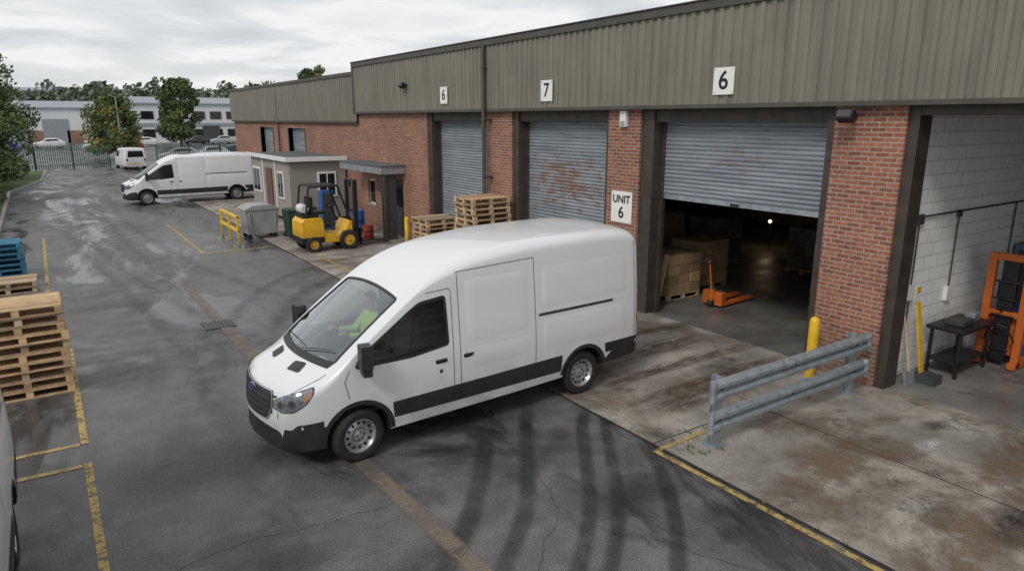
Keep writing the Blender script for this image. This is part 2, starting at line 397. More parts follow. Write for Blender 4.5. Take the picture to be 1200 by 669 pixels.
def build_van(name,loc,rot,wb=3.75,paint=WHITE,cab=True,H=2.60,steer=0):
    E=empty(name,loc,rot)
    re=-(wb+1.21)
    top=[(1.03,.60),(1.02,.76),(1.0,.92),(.97,1.02),(.90,1.09),(.76,1.145),(.6,1.205),(.44,1.30),(.3,1.405),(-.1,1.675),(-.5,1.945),(-.75,2.105),(-.95,2.215),(-1.25,2.345),(-1.6,2.445),(-2.1,H-.07),(-2.8,H-.015),(-3.6,H),(re+.7,H-.005),(re+.25,H-.035),(re+.08,H-.09),(re+.02,H-.17),(re,H-.28)]
    wid=[(1.03,.72),(1.0,.80),(.95,.86),(.85,.92),(.7,.96),(.45,.99),(.1,1.01),(-.6,1.025),(-1.5,1.03),(re+.6,1.03),(re+.1,1.015),(re+.02,.99),(re,.965)]
    bot=[(1.03,.34),(.95,.27),(.6,.25),(.3,.28),(-wb+.8,.33),(re+.5,.40),(re+.1,.42),(re,.46)]
    shift=[(1.03,.28),(.45,.20),(-.1,.13),(-.75,.09),(-1.9,0),(re,0)]
    tum=[(.25,.95),(.42,.975),(.6,.995),(.85,1.0),(1.15,.998),(1.4,.985),(1.8,.955),(2.1,.93),(2.6,.885)]
    rad=[(1.03,.10),(.8,.14),(.45,.10),(.2,.07),(-.7,.075),(-1.3,.15),(-2.2,.20),(re,.2)]
    split=[(1.03,.60),(.4,.60),(.3,.50),(re+.75,.50),(re+.70,.66),(re,.66)]
    st=[1.03,1.02,1.0,.975,.94,.9,.85,.78,.7,.6,.5,.44,.38]+[.38-.1*i for i in range(1,17)]
    x=st[-1]-.17
    while x>re+.3: st.append(x); x-=.2
    st+=[re+.28,re+.18,re+.1,re+.05,re+.02,re]
    Bd=Body(top,wid,bot,shift,tum,rad,split,st)
    v,f,n=Bd.mesh()
    bv=BVHTree.FromPolygons([Vector(p) for p in v],f)
    B=MB(); B.mi(paint); B.mi(BLACKP); B.v=v; B.f=list(f)
    for fc in f:
        c=sum((Vector(v[i]) for i in fc),Vector())/len(fc)
        lo=False
        if len(fc)==4:
            js=[i%n for i in fc]; js=[min(q,n-q) for q in js]
            lo=max(js)<=7 and (c.x>.30 or c.x<re+.72)
            if max(js)<=3: lo=True
        B.m.append(1 if lo or (len(fc)>4 and c.x>0) else 0)
    body=B.build('body_shell',None,smooth=50)
    def mkcyl(ax,sd,e):
        def f_():
            C=MB(); C.cyl((ax+e,sd*(.62+e),.36+e),(ax+e,sd*1.3,.36+e),.425,DARK,n=40); return C.build('cut',smooth=0)
        return f_
    for ax in (0,-wb):
        for sd in (1,-1): apply_bool(body,[mkcyl(ax,sd,0),mkcyl(ax,sd,.0017)])
    win=rnd([(.02,1.28),(-.07,1.40),(-.25,1.525),(-.5,1.69),(-.75,1.855),(-.90,1.94),(-1.27,1.98),(-1.29,1.34),(-.75,1.28)],.035,3)
    WO=(-.15,0,1.705); WU=(0,1,0); WV=(-.835,0,.55); WN=(.55,0,.835)
    ws=[]
    for i in range(13): u=-.84+1.68*i/12; ws.append((u,-.66+.13*(u/.84)**2))
    for i in range(11): u=.79-1.58*i/10; ws.append((u,.66-.05*(u/.79)**2))
    ws=rnd(ws,.05,2); 
    glassin=cab
    if cab:
        def mkcav(stl,ins,zf):
            def f_():
                cv,cf,cn=Bd.mesh(stl,ins,zf); C=MB(); C.add(cv,cf,INTER); return C.build('cut',smooth=0)
            return f_
        a=apply_bool(body,[mkcav([.40,.3,.2,.1,0,-.2,-.4,-.6,-.8,-1.0,-1.2,-1.36],.05,.60),mkcav([.393,.307,.193,.093,-.013,-.213,-.413,-.593,-.793,-.993,-1.193,-1.353],.053,.603)])
        W1=inset(ws,.02)
        b_=apply_bool(body,[lambda:prism(W1,WO,WU,WV,WN,-.25,.45,BLACKP),lambda:prism(scalep(ws,.97),WO,WU,WV,WN,-.30,.45,BLACKP),lambda:prism(scalep(ws,.963),(-.151,.0013,1.704),WU,WV,WN,-.27,.43,BLACKP)])
        W2=inset(win,.015)
        side=lambda sc,d0,d1,sd:prism(sc,(0.0007,0,0.0009),(1,0,0),(0,0,1),(0,sd,0),d0,d1,BLACKP)
        if not apply_bool(body,[lambda:side(W2,-1.4,1.4,1),lambda:side(scalep(win,.965),-1.4,1.41,1)]):
            for sd in (1,-1): apply_bool(body,[lambda:side(scalep(win,.96),.60,1.4,sd),lambda:side(scalep(win,.95),.7,1.37,sd)])
    body.parent=E
    body.data.polygons.foreach_set('use_smooth',[True]*len(body.data.polygons)); body.data.set_sharp_from_angle(angle=math.radians(35))
    G=MB()
    patch(G,ws,WO,WU,WV,WN,bv,-.006 if cab else .006,GLASS if cab else OPG,.08)
    for sd in (1,-1): patch(G,win,(0,0,0),(1,0,0),(0,0,1),(0,sd,0),bv,-.006 if cab else .006,GLASS2 if cab else OPG,.08)
    G.build('glazing',E,smooth=60)
    D=MB()
    patch(D,inset(ws,-.008),WO,WU,WV,WN,bv,.004,BLACKP,.08,hole=inset(ws,.030))
    cw=[];
    for i in range(13): u=-.84+1.68*i/12; cw.append((u,-.63+.13*(u/.84)**2))
    for i in range(13): u=.80-1.60*i/12; cw.append((u,-.73+.12*(u/.84)**2))
    patch(D,cw,WO,WU,WV,WN,bv,.006,BLACKP,.08)
    for u0,v0,u1,v1 in ((-.60,-.52,.08,-.56),(.12,-.62,.70,-.40)):
        d=Vector((u1-u0,v1-v0)).normalized(); p=Vector((-d.y,d.x))*.010
        patch(D,[(u0-p.x,v0-p.y),(u1-p.x*.5,v1-p.y*.5),(u1+p.x*.5,v1+p.y*.5),(u0+p.x,v0+p.y)],WO,WU,WV,WN,bv,.022,BLACKP,.1)
    for sd in (1,-1):
        patch(D,rnd([(.50,sd*.22),(.64,sd*.26),(.57,sd*.50),(.43,sd*.45)],.04),(0,0,1),(1,0,0),(0,1,0),(0,0,1),bv,.006,BLACKP,.06)
    def seam(pts,plane,w=.009,off=.003,mat=SEAM,rim=None):
        O,ux,uy,nn=plane
        for a,b in zip(pts,pts[1:]):
            a=Vector(a);b=Vector(b);d=(b-a).normalized();p=Vector((-d.y,d.x))*w/2
            patch(D,[tuple(a-p-d*w*.4),tuple(b-p+d*w*.4),tuple(b+p+d*w*.4),tuple(a+p-d*w*.4)],O,ux,uy,nn,bv,off,mat,.08)
    FR=((0,0,0),(0,1,0),(0,0,1),(1,0,0)); TP=((0,0,1),(1,0,0),(0,1,0),(0,0,1)); RR=((re,0,0),(0,1,0),(0,0,1),(-1,0,0))
    seam([(.93,-.62),(.985,-.3),(1.0,0),(.985,.3),(.93,.62)],TP,.010)
    for sd in (1,-1):
        seam([(.93,sd*.62),(.75,sd*.78),(.35,sd*.86)],TP,.009)
    gr=rnd([(-.46,.66),(.46,.66),(.56,.86),(.52,1.03),(-.52,1.03),(-.56,.86)],.06)
    patch(D,gr,*FR,bv,.006,BLACKP,.06)
    for i,z in enumerate((.72,.79,.86,.93)):
        hw=.43+.04*i if i<3 else .49
        patch(D,rnd([(-hw,z-.010),(hw,z-.010),(hw,z+.010),(-hw,z+.010)],.008),*FR,bv,.024,GREYP,.08,rim=.012)
    patch(D,gr,*FR,bv,.016,GALV,.06,hole=inset(gr,.014))
    ov=[(.12*math.cos(a),.955+.05*math.sin(a)) for a in [2*math.pi*i/24 for i in range(24)]]
    patch(D,ov,*FR,bv,.030,CHR,.06,rim=.012)
    patch(D,scalep(ov,.88,.82),*FR,bv,.034,BADGE,.06)
    patch(D,rnd([(-.62,.36),(.62,.36),(.56,.47),(-.56,.47)],.04),*FR,bv,.004,DARK,.06)
    patch(D,rnd([(-.27,.475),(.27,.475),(.27,.585),(-.27,.585)],.01),*FR,bv,.02,PLATE,.08,rim=.006)
    for sd in (1,-1):
        q=math.radians(42); nn=(math.cos(q),sd*math.sin(q),0); uu=(-math.sin(q),sd*math.cos(q),0)
        HO=(.80,sd*.78,.93)
        hl=rnd([(-.26,-.10),(-.28,-.02),(-.10,.07),(.12,.145),(.28,.19),(.30,.12),(.22,-.01),(.08,-.105),(-.10,-.13)],.03)
        patch(D,hl,HO,uu,(0,0,1),nn,bv,.004,BLACKP,.05,rim=.002)
        patch(D,scalep(hl,.94,.91),HO,uu,(0,0,1),nn,bv,.010,HEAD,.05)
        for (cu,cz,rr) in ((-.12,-.035,.055),(.05,.01,.052)):
            ci=[(cu+rr*math.cos(a),cz+rr*math.sin(a)) for a in [2*math.pi*i/18 for i in range(18)]]
            patch(D,ci,HO,uu,(0,0,1),nn,bv,.014,CHR,.05)
            patch(D,scalep(ci,.7),HO,uu,(0,0,1),nn,bv,.018,HEADD,.05)
        patch(D,rnd([(.18,.05),(.26,.15),(.26,.12),(.21,.03)],.01),HO,uu,(0,0,1),nn,bv,.014,ORG,.05)
        ci=[(-.16+.05*math.cos(a),-.48+.05*math.sin(a)) for a in [2*math.pi*i/14 for i in range(14)]]
        patch(D,ci,HO,uu,(0,0,1),nn,bv,.004,GREYP,.05)
        SI=((0,0,0),(1,0,0),(0,0,1),(0,sd,0))
        patch(D,inset(win,-.022),*SI,bv,.003,BLACKP,.08,hole=inset(win,.022))
        for ax in (0,-wb):
            arc=[(ax+.485*math.cos(a),.36+.485*math.sin(a)) for a in [math.pi*i/20 for i in range(21)]]
            inn=[(ax+.425*math.cos(a),.36+.425*math.sin(a)) for a in [math.pi*i/20 for i in range(20,-1,-1)]]
            patch(D,arc+inn,*SI,bv,.008,BLACKP,.08,rim=.003)
        patch(D,rnd([(-.47,.50),(-wb+.47,.50),(-wb+.45,.76),(-.45,.72)],.02),*SI,bv,.010,BLACKP,.15,rim=.003)
        patch(D,rnd([(-wb-.45,.62),(re+.02,.62),(re+.02,.78),(-wb-.43,.78)],.02),*SI,bv,.010,BLACKP,.1,rim=.003)
        patch(D,[(.45,.58),(.82,.58),(.74,.66),(.45,.68)],*SI,bv,.008,BLACKP,.1,rim=.003)
        seam([(.12,.90),(.17,1.12),(.10,1.26)],SI)
        seam([(-1.0,2.06),(-1.34,2.08),(-1.37,2.04),(-1.37,.80),(-1.37,.50)],SI)
        seam([(-1.48,.50),(-1.48,2.28)],SI); seam([(-1.48,2.28),(-2.78,2.32),(-2.78,.50)],SI)
        seam([(re+.12,.80),(re+.12,2.35)],SI,.008)
        for a,b in ((-1.60,-2.66),(-2.92,re+.30)):
            hi=2.16
            patch(D,rnd([(a,1.30 if a>-2 else 1.56),(b,1.30 if a>-2 else 1.56),(b,hi),(a,hi)],.09),*SI,bv,.008,paint,.10,rim=.0005)
            patch(D,rnd([(a,.92),(b,.92),(b,1.20 if a>-2 else 1.38),(a,1.20 if a>-2 else 1.38)],.06),*SI,bv,.007,paint,.10,rim=.0005)
        patch(D,rnd([(-2.84,1.445),(re+.62,1.445),(re+.62,1.485),(-2.84,1.485)],.015),*SI,bv,.016,GREYP,.15,rim=.003)
        patch(D,rnd([(-2.84,1.48),(re+.62,1.48),(re+.62,1.492),(-2.84,1.492)],.004),*SI,bv,.019,CHR,.2)
        for hx,hz in ((-1.18,1.12),(-1.62,1.12)):
            patch(D,rnd([(hx-.09,hz-.03),(hx+.09,hz-.03),(hx+.09,hz+.03),(hx-.09,hz+.03)],.025),*SI,bv,.030,BLACKP,.05,rim=.002)
        ci=[(-1.17+.028*math.cos(a),.98+.028*math.sin(a)) for a in [2*math.pi*i/12 for i in range(12)]]
        patch(D,ci,*SI,bv,.004,GREYP,.05)
        patch(D,rnd([(re+.07,1.0),(re+.005,1.0),(re+.005,1.65),(re+.05,1.65)],.02),*SI,bv,.010,REDL,.05,rim=.003)
        patch(D,rnd([(sd*.95,1.0),(sd*.80,1.0),(sd*.83,1.65),(sd*.93,1.65)],.02),*RR,bv,.012,REDL,.05,rim=.003)
    seam([(0,.7),(0,2.30)],RR,.014)
    patch(D,rnd([(-.93,.48),(.93,.48),(.93,.68),(-.93,.68)],.03),*RR,bv,.03,BLACKP,.1,rim=.003)
    for i in range(6):
        y=-.55+.22*i
        patch(D,rnd([(re+.5,y-.025),(-1.9,y-.025),(-1.9,y+.025),(re+.5,y+.025)],.02),*TP,bv,.006,paint,.2,rim=.0003)
    D.build('trim_and_lamps',E,smooth=35,recalc=False)
    Mi=MB()
    for sd in (1,-1):
        T=TR(-.06,sd*1.15,1.43,rz=-sd*.15)
        Mi.box(-.06,.08,-.09,.09,-.13,.17,BLACKP,T); Mi.box(-.066,-.061,-.075,.075,-.11,.15,CHR,T)
        Mi.box(-.05,.06,-.08,.08,-.22,-.14,BLACKP,T)
        Mi.cyl((.0,sd*.93,1.30),(-.05,sd*1.10,1.30),.035,BLACKP)
    Mi.build('door_mirrors',E,bevel=.03)
    Wm=MB()
    for ax in (0,-wb):
        for sd in (1,-1):
            c=(ax,sd*.87,.352); T=None
            if ax==0 and steer: T=Matrix.Translation(c)@Matrix.Rotation(steer,4,'Z')@Matrix.Translation(-Vector(c))
            wheel(Wm,c,sd,T=T)
        Wm.cyl((ax,-.8,.35),(ax,.8,.35),.06,BLKM)
    Wm.build('wheels',E,smooth=35)
    if cab:
        I=MB()
        I.box(-.02,.30,-.84,.84,.70,1.19,INTER); I.box(-1.30,.30,-.88,.88,.605,.64,INTER)
        for y0,y1 in ((-.80,-.28),(-.12,.38),(.40,.84)):
            I.box(-1.05,-.52,y0,y1,.80,.95,SEATM); 
            I.box(-.08,.08,y0+.02,y1-.02,0,.68,SEATM,TR(-1.10,0,.92,ry=-.16)); I.box(-.05,.05,(y0+y1)/2-.12,(y0+y1)/2+.12,.70,.88,SEATM,TR(-1.10,0,.92,ry=-.16))
            I.box(-1.0,-.6,y0+.05,y1-.05,.62,.80,INTER)
        q=Matrix.Translation((-.22,-.52,1.22))@Matrix.Rotation(math.radians(-35),4,'Y')
        pr=[q@Vector((.2*math.cos(a),.2*math.sin(a),0)) for a in [2*math.pi*i/20 for i in range(21)]]
        I.tube(pr,.014,BLACKP,8); I.cyl(q@Vector((0,0,0)),q@Vector((.0,0,-.3)),.04,BLACKP)
        I.tube([q@Vector((-.2,0,0)),q@Vector((.2,0,0))],.012,BLACKP,6)
        I.box(.10,.26,.1,.4,1.195,1.205,PLATE)
        I.build('cab_interior',E,smooth=35,bevel=.02)
    return E
VROT=math.radians(182.1)
build_van('delivery_van',(2.84,8.62,0),VROT,steer=.10)
build_van('parked_van',(4.2,39.95,0),math.radians(180.5),wb=4.33,paint=WHITE2,cab=False,H=2.5)
build_van('parked_van',(-1.68,3.86,0),math.radians(-90),paint=WHITE2,cab=False,H=2.55)
# ---------------------------------------------------------------- driver
def skin_fig(name,chains,mat,parent=None):
    vs=[];es=[];rs=[]
    def add(p,r):
        for i,q in enumerate(vs):
            if (Vector(q)-Vector(p)).length<1e-5: return i
        vs.append(p);rs.append(r);return len(vs)-1
    for ch in chains:
        pr=None
        for p,r in ch:
            i=add(p,r)
            if pr is not None: es.append((pr,i))
            pr=i
    me=bpy.data.meshes.new(name);me.from_pydata(vs,es,[]);o=bpy.data.objects.new(name,me);COL.objects.link(o)
    sm=o.modifiers.new('s','SKIN'); 
    sv=me.skin_vertices[0].data
    for i,r in enumerate(rs): sv[i].radius=(r,r); sv[i].use_root=(i==0)
    sm.use_smooth_shade=True
    ss=o.modifiers.new('b','SUBSURF');ss.levels=1;ss.render_levels=2
    me.materials.append(mat)
    if parent:o.parent=parent
    return o
DR=empty('van_driver',(2.84,8.62,0),VROT)
y=-.53
sh=(-.93,y,1.42)
skin_fig('hi_vis_jacket',[[((-.85,y,.98),.16),((-.90,y,1.2),.165),(sh,.15),((-.92,y,1.50),.08)],
  [(sh,.15),((-.92,y+.19,1.42),.075),((-.74,y+.24,1.20),.058),((-.46,y+.19,1.26),.045)],
  [(sh,.15),((-.92,y-.19,1.42),.075),((-.74,y-.24,1.20),.058),((-.46,y-.19,1.26),.045)]],HIVIS,DR)
skin_fig('trousers',[[((-.84,y,.97),.14),((-.74,y+.10,.98),.095),((-.38,y+.14,1.02),.07),((-.22,y+.14,.70),.05)],
  [((-.84,y,.97),.14),((-.74,y-.10,.98),.095),((-.38,y-.14,1.02),.07),((-.22,y-.14,.70),.05)]],JEANS,DR)
skin_fig('neck',[[((-.92,y,1.48),.055),((-.90,y,1.60),.055)]],SKIN,DR)
for sd in (1,-1):
    ch=[[((-.46,y+sd*.19,1.26),.028),((-.40,y+sd*.19,1.285),.036)]]
    for k in range(4): ch.append([((-.40,y+sd*.19,1.285),.036),((-.365,y+sd*(.16+.02*k),1.31),.010),((-.335,y+sd*(.155+.02*k),1.30),.0095),((-.335,y+sd*(.155+.02*k),1.27),.009)])
    ch.append([((-.40,y+sd*.19,1.285),.036),((-.39,y+sd*.145,1.30),.011),((-.36,y+sd*.135,1.31),.010)])
    skin_fig('hand',ch,SKIN,DR)
Hd=MB()
prof=[(-.125,.001),(-.12,.035),(-.10,.06),(-.05,.076),(0,.083),(.05,.08),(.09,.06),(.115,.03),(.12,.001)]
T=TR(-.89,y,1.68)@Matrix.Diagonal((1.15,.92,1,1))
Hd.lathe(prof,(0,0,0),(0,0,1),SKIN,24,T)
Hd.lathe([(0,.086),(.05,.086),(.09,.068),(.118,.03),(.125,.001)],(-.012,0,.01),(0,0,1),HAIR,24,T)
Hd.lathe([(-.05,.08),(.02,.086)],(-.022,0,0),(0,0,1),HAIR,24,T)
Hd.cyl((.085,0,.0),(.105,0,-.03),.010,SKIN,.016,8,T); Hd.box(.068,.078,-.025,.025,-.065,-.058,M('lips',(.35,.12,.10)),T)
for sd in (1,-1): Hd.cyl((.07,sd*.03,.008),(.080,sd*.03,.008),.011,DARK,n=8,T=T); Hd.cyl((-.01,sd*.078,-.01),(-.01,sd*.092,-.01),.026,SKIN,n=10,T=T)
Hd.build('head',DR,smooth=60)
# ---------------------------------------------------------------- ground
g=MB(); g.box(-900,900,-300,1500,-.5,0,ASPH); g.build('ground',smooth=0)
g=MB(); g.box(6.3,10.9,-8,26.6,-.1,.010,CONC); g.box(6.3,10.75,26.6,48,-.1,.010,CONC); g.build('concrete_apron',smooth=0)
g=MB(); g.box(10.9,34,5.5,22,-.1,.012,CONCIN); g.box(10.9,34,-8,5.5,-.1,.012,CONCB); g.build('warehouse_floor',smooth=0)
g=MB()
JO=M('joint_tar',(.03,.028,.025),.7)
for yy in (1.2,5.9,11.2,16.3,21.0,26.4): g.box(6.3,10.9,yy-.008,yy+.008,.0105,.0145,JO)
g.box(8.5,8.514,-8,5.9,.0105,.0145,JO); g.box(6.28,6.31,-8,48,.0105,.0145,JO)
g.build('slab_joints',smooth=0)
def strip(name,pts,w,z,mat,sub=True):
    P=[Vector(p) for p in pts]; Q=[]
    if sub and len(P)>2:
        for i in range(len(P)-1):
            p0=P[max(i-1,0)];p1=P[i];p2=P[i+1];p3=P[min(i+2,len(P)-1)]
            for k in range(8):
                t=k/8;Q.append(.5*((2*p1)+(p2-p0)*t+(2*p0-5*p1+4*p2-p3)*t*t+(3*p1-p0-3*p2+p3)*t**3))
        Q.append(P[-1])
    else: Q=P
    v=[];f=[];uv=[]
    n=len(Q)
    for i,q in enumerate(Q):
        d=(Q[min(i+1,n-1)]-Q[max(i-1,0)]).normalized();p=Vector((-d.y,d.x))*w/2
        v+=[(q.x-p.x,q.y-p.y,z),(q.x+p.x,q.y+p.y,z)];uv.append(i/(n-1))
    me=bpy.data.meshes.new(name);f=[(2*i,2*i+1,2*i+3,2*i+2) for i in range(n-1)]
    me.from_pydata(v,[],f);u=me.uv_layers.new(name='UVMap')
    for pl in me.polygons:
        for li in pl.loop_indices:
            vi=me.loops[li].vertex_index;u.data[li].uv=(vi%2,uv[vi//2])
    me.materials.append(mat);o=bpy.data.objects.new(name,me);COL.objects.link(o);return o
TYRE=decal('tyre_mark_rubber',(.018,.018,.02),.15,.55,.72,.4,2.2,(1,1,1),110,.3,.2,.1)
TYREL=decal('tyre_mark_faint',(.024,.024,.026),.30,.62,.55,.35,1.8,(1,1,1),110,.45,.3,.2)
MUD=decal('mud_track',(.085,.055,.034),.32,.56,.9,.8,5,(.5,1.5,1))
OIL=decal('oil_stain',(.024,.024,.024),.36,.60,.85,.3,1.6)
TR2=decal('trench_fill',(.23,.185,.14),.30,.55,.9,.8,2.5,(1,1,1),60,.2,.1,.35)
GRAVEL=decal('loose_gravel',(.17,.115,.075),.40,.56,.95,.9,1.5,scale2=45)
CHALK=decal('white_spill',(.6,.6,.58),.42,.6,.9,.8,3)
ss=[[(6.9,7.7),(6.0,7.0),(5.3,6.1),(4.5,5.1),(3.5,4.2),(2.4,3.5)],[(6.9,7.45),(6.25,6.8),(5.6,5.95),(4.8,4.95),(3.8,4.05),(2.7,3.35)],
    [(5.9,8.2),(5.2,7.3),(4.6,6.4),(3.9,5.5),(3.0,4.7),(2.0,4.0)],[(5.0,8.0),(4.4,7.1),(3.8,6.3),(3.1,5.5),(2.3,4.8),(1.4,4.3)],[(6.3,6.2),(5.9,5.4),(5.3,4.6),(4.5,3.8),(3.6,3.1)]]
for i,p in enumerate(ss): strip('tyre_marks',p,(.24,.22,.26,.3,.24)[i],.0045+.0007*i,TYRE)
ss=[[(1.6,60),(1.3,45),(1.0,34),(1.4,24),(2.3,17),(3.6,12.5)],[(3.0,60),(2.8,45),(2.6,34),(3.2,24),(4.2,18),(5.5,14)],[(.5,50),(.3,36),(.8,25),(1.6,16),(1.7,10),(1.2,4)],[(2.4,50),(2.0,36),(2.2,25),(2.4,18),(2.2,12)],
    [(9.5,20.5),(7,20),(4.5,18),(2.5,14),(1.8,9)],[(9.5,19.2),(7.3,18.6),(5.2,17),(3.6,14),(3.0,10)],[(6.2,7.2),(5.1,6.6),(3.6,5.8),(2.0,5.2),(.6,5.0)]]
for i,p in enumerate(ss): strip('tyre_marks',p,.5,.0045+.0007*(i+5),TYREL)
for i,(a,b,yy,w) in enumerate(((6.4,11.4,7.75,.42),(6.4,11.6,9.45,.4),(6.4,10.8,8.6,.9),(6.6,11.3,7.0,.3),(6.6,10.6,6.6,.8))): strip('mud_tracks',[(a,yy),((a+b)/2,yy+.08),(b,yy)],w,.015+.001*i,MUD)
strip('trench_patch',[(2.72,21),(2.75,12),(2.88,7.5),(3.0,4.4),(3.1,-1)],.27,.0135,TR2)
for i,(x,yy,l,w) in enumerate(((8.0,4.0,2.6,1.6),(9.4,2.6,2.4,1.5),(7.4,2.4,2.2,1.2))): strip('gravel_patch',[(x-l/2,yy),(x,yy+.1),(x+l/2,yy)],w,.0205+.001*i,GRAVEL)
strip('white_spill',[(9.0,3.75),(9.3,3.8),(9.6,3.7)],.3,.0245,CHALK)
for i,(x,yy,l,w) in enumerate(((8.2,2.2,1.2,.7),(1.2,8.6,2.4,1.5),(4.4,11.5,3,1.3),(.9,18,2.2,1.1),(9.5,7.2,1.4,.7),(5.6,4.0,1.2,.7),(7.2,14,2.5,1.2),(5.2,5.0,1.6,.9),(.8,12.5,1.4,1.6),(1.2,6.0,1.4,.7),(9.9,3.9,.7,.4))): strip('oil_stain',[(x-l/2,yy),(x,yy+.15),(x+l/2,yy)],w,.0255+.0006*i,OIL)
CRK=M('crack_dark',(.02,.02,.02),.8)
rc=random.Random(5); g=MB()
for (x,yy,a,n) in ((4.6,6.2,-2.3,30),(1.4,11.5,1.3,60),(5.6,15.5,-2.9,40),(.4,6.6,-.1,30),(4.9,4.0,-1.0,24)):
    P_=[];x0,y0=x,yy; dr=0
    for k in range(n):
        P_.append((x0,y0)); dr=dr*.7+rc.uniform(-.35,.35); x0+=.08*math.cos(a+dr); y0+=.08*math.sin(a+dr)
    for k,(p,q) in enumerate(zip(P_,P_[1:])):
        d=(Vector(q)-Vector(p)).normalized(); w_=rc.uniform(.0012,.0035); nx,ny=-d.y*w_,d.x*w_
        g.add([(p[0]-nx,p[1]-ny,.003),(q[0]-nx,q[1]-ny,.003),(q[0]+nx,q[1]+ny,.003),(p[0]+nx,p[1]+ny,.003)],[(0,1,2,3)],CRK)
g.build('asphalt_cracks',smooth=0)
def lines(name,segs,z=.0115,w=.10):
    B=MB()
    for (x0,y0,x1,y1) in segs:
        a=Vector((x0,y0));b=Vector((x1,y1));d=(b-a).normalized();p=Vector((-d.y,d.x))*w/2
        B.add([(*(a-p),z),(*(b-p),z),(*(b+p),z),(*(a+p),z)],[(0,1,2,3)],YLINE)
    B.build(name,smooth=0)
lines('yellow_bay_lines',[(6.18,5.75,6.18,-6)],w=.085)
lines('yellow_bay_lines',[(6.23,5.72,8.6,5.80)],.0202,.075)
lines('yellow_bay_lines',[(-.02,9.55,-.02,4.5),(-.08,9.50,-1.5,9.55),(-.02,10.2,-.02,14.9),(-.08,10.2,-1.8,10.25),(-.3,17.8,-.3,30)],w=.09)
lines('yellow_bay_lines',[(3.95,30.9,3.95,23.6),(4.01,23.6,6.2,23.65)],w=.11)
lines('yellow_bay_lines',[(6.35,30.2,8.2,30.2),(6.9,17.0,6.9,22)],.0202,.08)
B=MB(); B.box(2.35,2.95,14.7,15.3,.002,.0145,BLKM); B.box(2.39,2.91,14.74,15.26,.0145,.0175,GREYP)
for i in range(5):
    for k in range(5): B.box(2.43+i*.09,2.49+i*.09,14.78+k*.09,14.84+k*.09,.0175,.021,GREYP)
B.build('manhole_cover')
g=MB(); g.add([(-40,16,.11),(-2.3,16,.11),(-1.7,30,.11),(-1.8,50,.11),(-.2,58,.11),(.2,69,.11),(-40,69,.11)],[tuple(range(7))],GRASS); g.build('grass_verge',smooth=0)
g=MB(); kp=[(-2.3,16),(-1.7,30),(-1.8,50),(-.2,58),(.2,69)]
for a,b in zip(kp,kp[1:]):
    d=(Vector(b)-Vector(a)); L_=d.length; T=TR(a[0],a[1],0,rz=math.atan2(d.y,d.x)); g.box(-.02,L_+.02,-.07,.07,0,.125,KERBM,T)
g.build('kerb',bevel=.01)
# ---------------------------------------------------------------- industrial unit
FX=10.7
U=empty('industrial_unit')
b=MB()
for y0,y1 in ((5.32,6.45),(10.85,11.86),(15.75,17.0),(20.75,22.6),):
    b.box(FX,FX+.45,y0,y1,0,4.52,BRICK)
b.box(FX,FX+.3,22.6,26.6,0,.02,BRICK)
for (y0,y1,z0,z1) in ((22.6,22.75,0,4.52),(22.75,23.6,2.1,4.52),(23.6,23.95,0,4.52),(23.95,24.75,1.95,4.52),(23.95,24.75,0,.95),(24.75,25.3,0,4.52),(25.3,26.0,1.95,4.52),(25.3,26.0,0,.95),(26.0,26.6,0,4.52)):
    b.box(FX,FX+.3,y0,y1,max(z0,.02),z1,BRICK)
b.build('brick_piers',U)
b=MB()
for y0,y1 in ((23.97,24.73),(25.32,25.98)):
    b.box(FX+.08,FX+.14,y0,y1,.96,1.94,UPVC); b.box(FX+.06,FX+.079,y0+.07,y1-.07,1.03,1.87,OPG); b.box(FX-.04,FX+.1,y0-.06,y1+.06,.90,.957,KERBM)
b.box(FX+.08,FX+.13,22.77,23.58,.02,2.08,GREYP); b.box(FX+.05,FX+.079,22.9,23.45,1.1,1.9,OPG)
b.build('windows_and_door',U,bevel=.008)
def cladding(name,X,y0,y1,z0,z1,parent,mat=CLAD,p=.22,d=.036):
    pr=[(0,0),(.42,0),(.52,-1),(.86,-1),(.96,0)]; ys=[];yy=y0
    while yy<y1-1e-4:
        for a,dd in pr:
            if yy+a*p<=y1: ys.append((yy+a*p,dd*d))
        yy+=p
    ys.append((y1,0)); v=[];f=[]
    for yv,dv in ys: v+=[(X+dv,yv,z0),(X+dv,yv,z1)]
    for i in range(len(ys)-1): f.append((2*i,2*i+2,2*i+3,2*i+1))
    B=MB(); B.add(v,f,mat); return B.build(name,parent,smooth=0,recalc=False)
cladding('corrugated_cladding',FX-.14,-9,26.6,4.50,6.22,U)
b=MB()
b.box(FX-.10,FX+.2,-9,26.6,4.46,6.1,TRIM)
b.box(FX-.21,FX+.35,-9,26.66,6.20,6.36,TRIM)
b.box(FX-.24,FX+.3,-9,26.68,6.36,6.39,GREYP)
b.box(FX-.19,FX-.11,-9,26.6,4.44,4.52,TRIM)
b.box(FX-.20,FX+.05,26.56,26.70,4.44,6.2,TRIM)
for y0,y1 in ((5.16,5.32),(6.45,6.60),(10.50,10.85),(11.86,11.98),(15.50,15.75),(17.0,17.15),(20.5,20.75)):
    b.box(FX+.05,FX+.42,y0,y1,0.01,4.46,JAMB)
for y0,y1 in ((6.6,10.5),(11.98,15.5),(17.15,20.5)): b.box(FX+.10,FX+.55,y0,y1,4.18,4.46,JAMB)
b.box(FX+.05,FX+.6,-9,5.16,4.30,4.46,JAMB)
b.tube([(FX-.25,16.8,6.2),(FX-.25,16.8,.1)],.055,TRIM,12)
for z in (1,2.6,4.2,5.6): b.box(FX-.3,FX,16.72,16.88,z,z+.05,TRIM)
b.build('trim_and_frames',U,smooth=30,bevel=.006)
b=MB()
b.box(FX+.36,34,-9,26.6,6.1,6.2,WALLG)
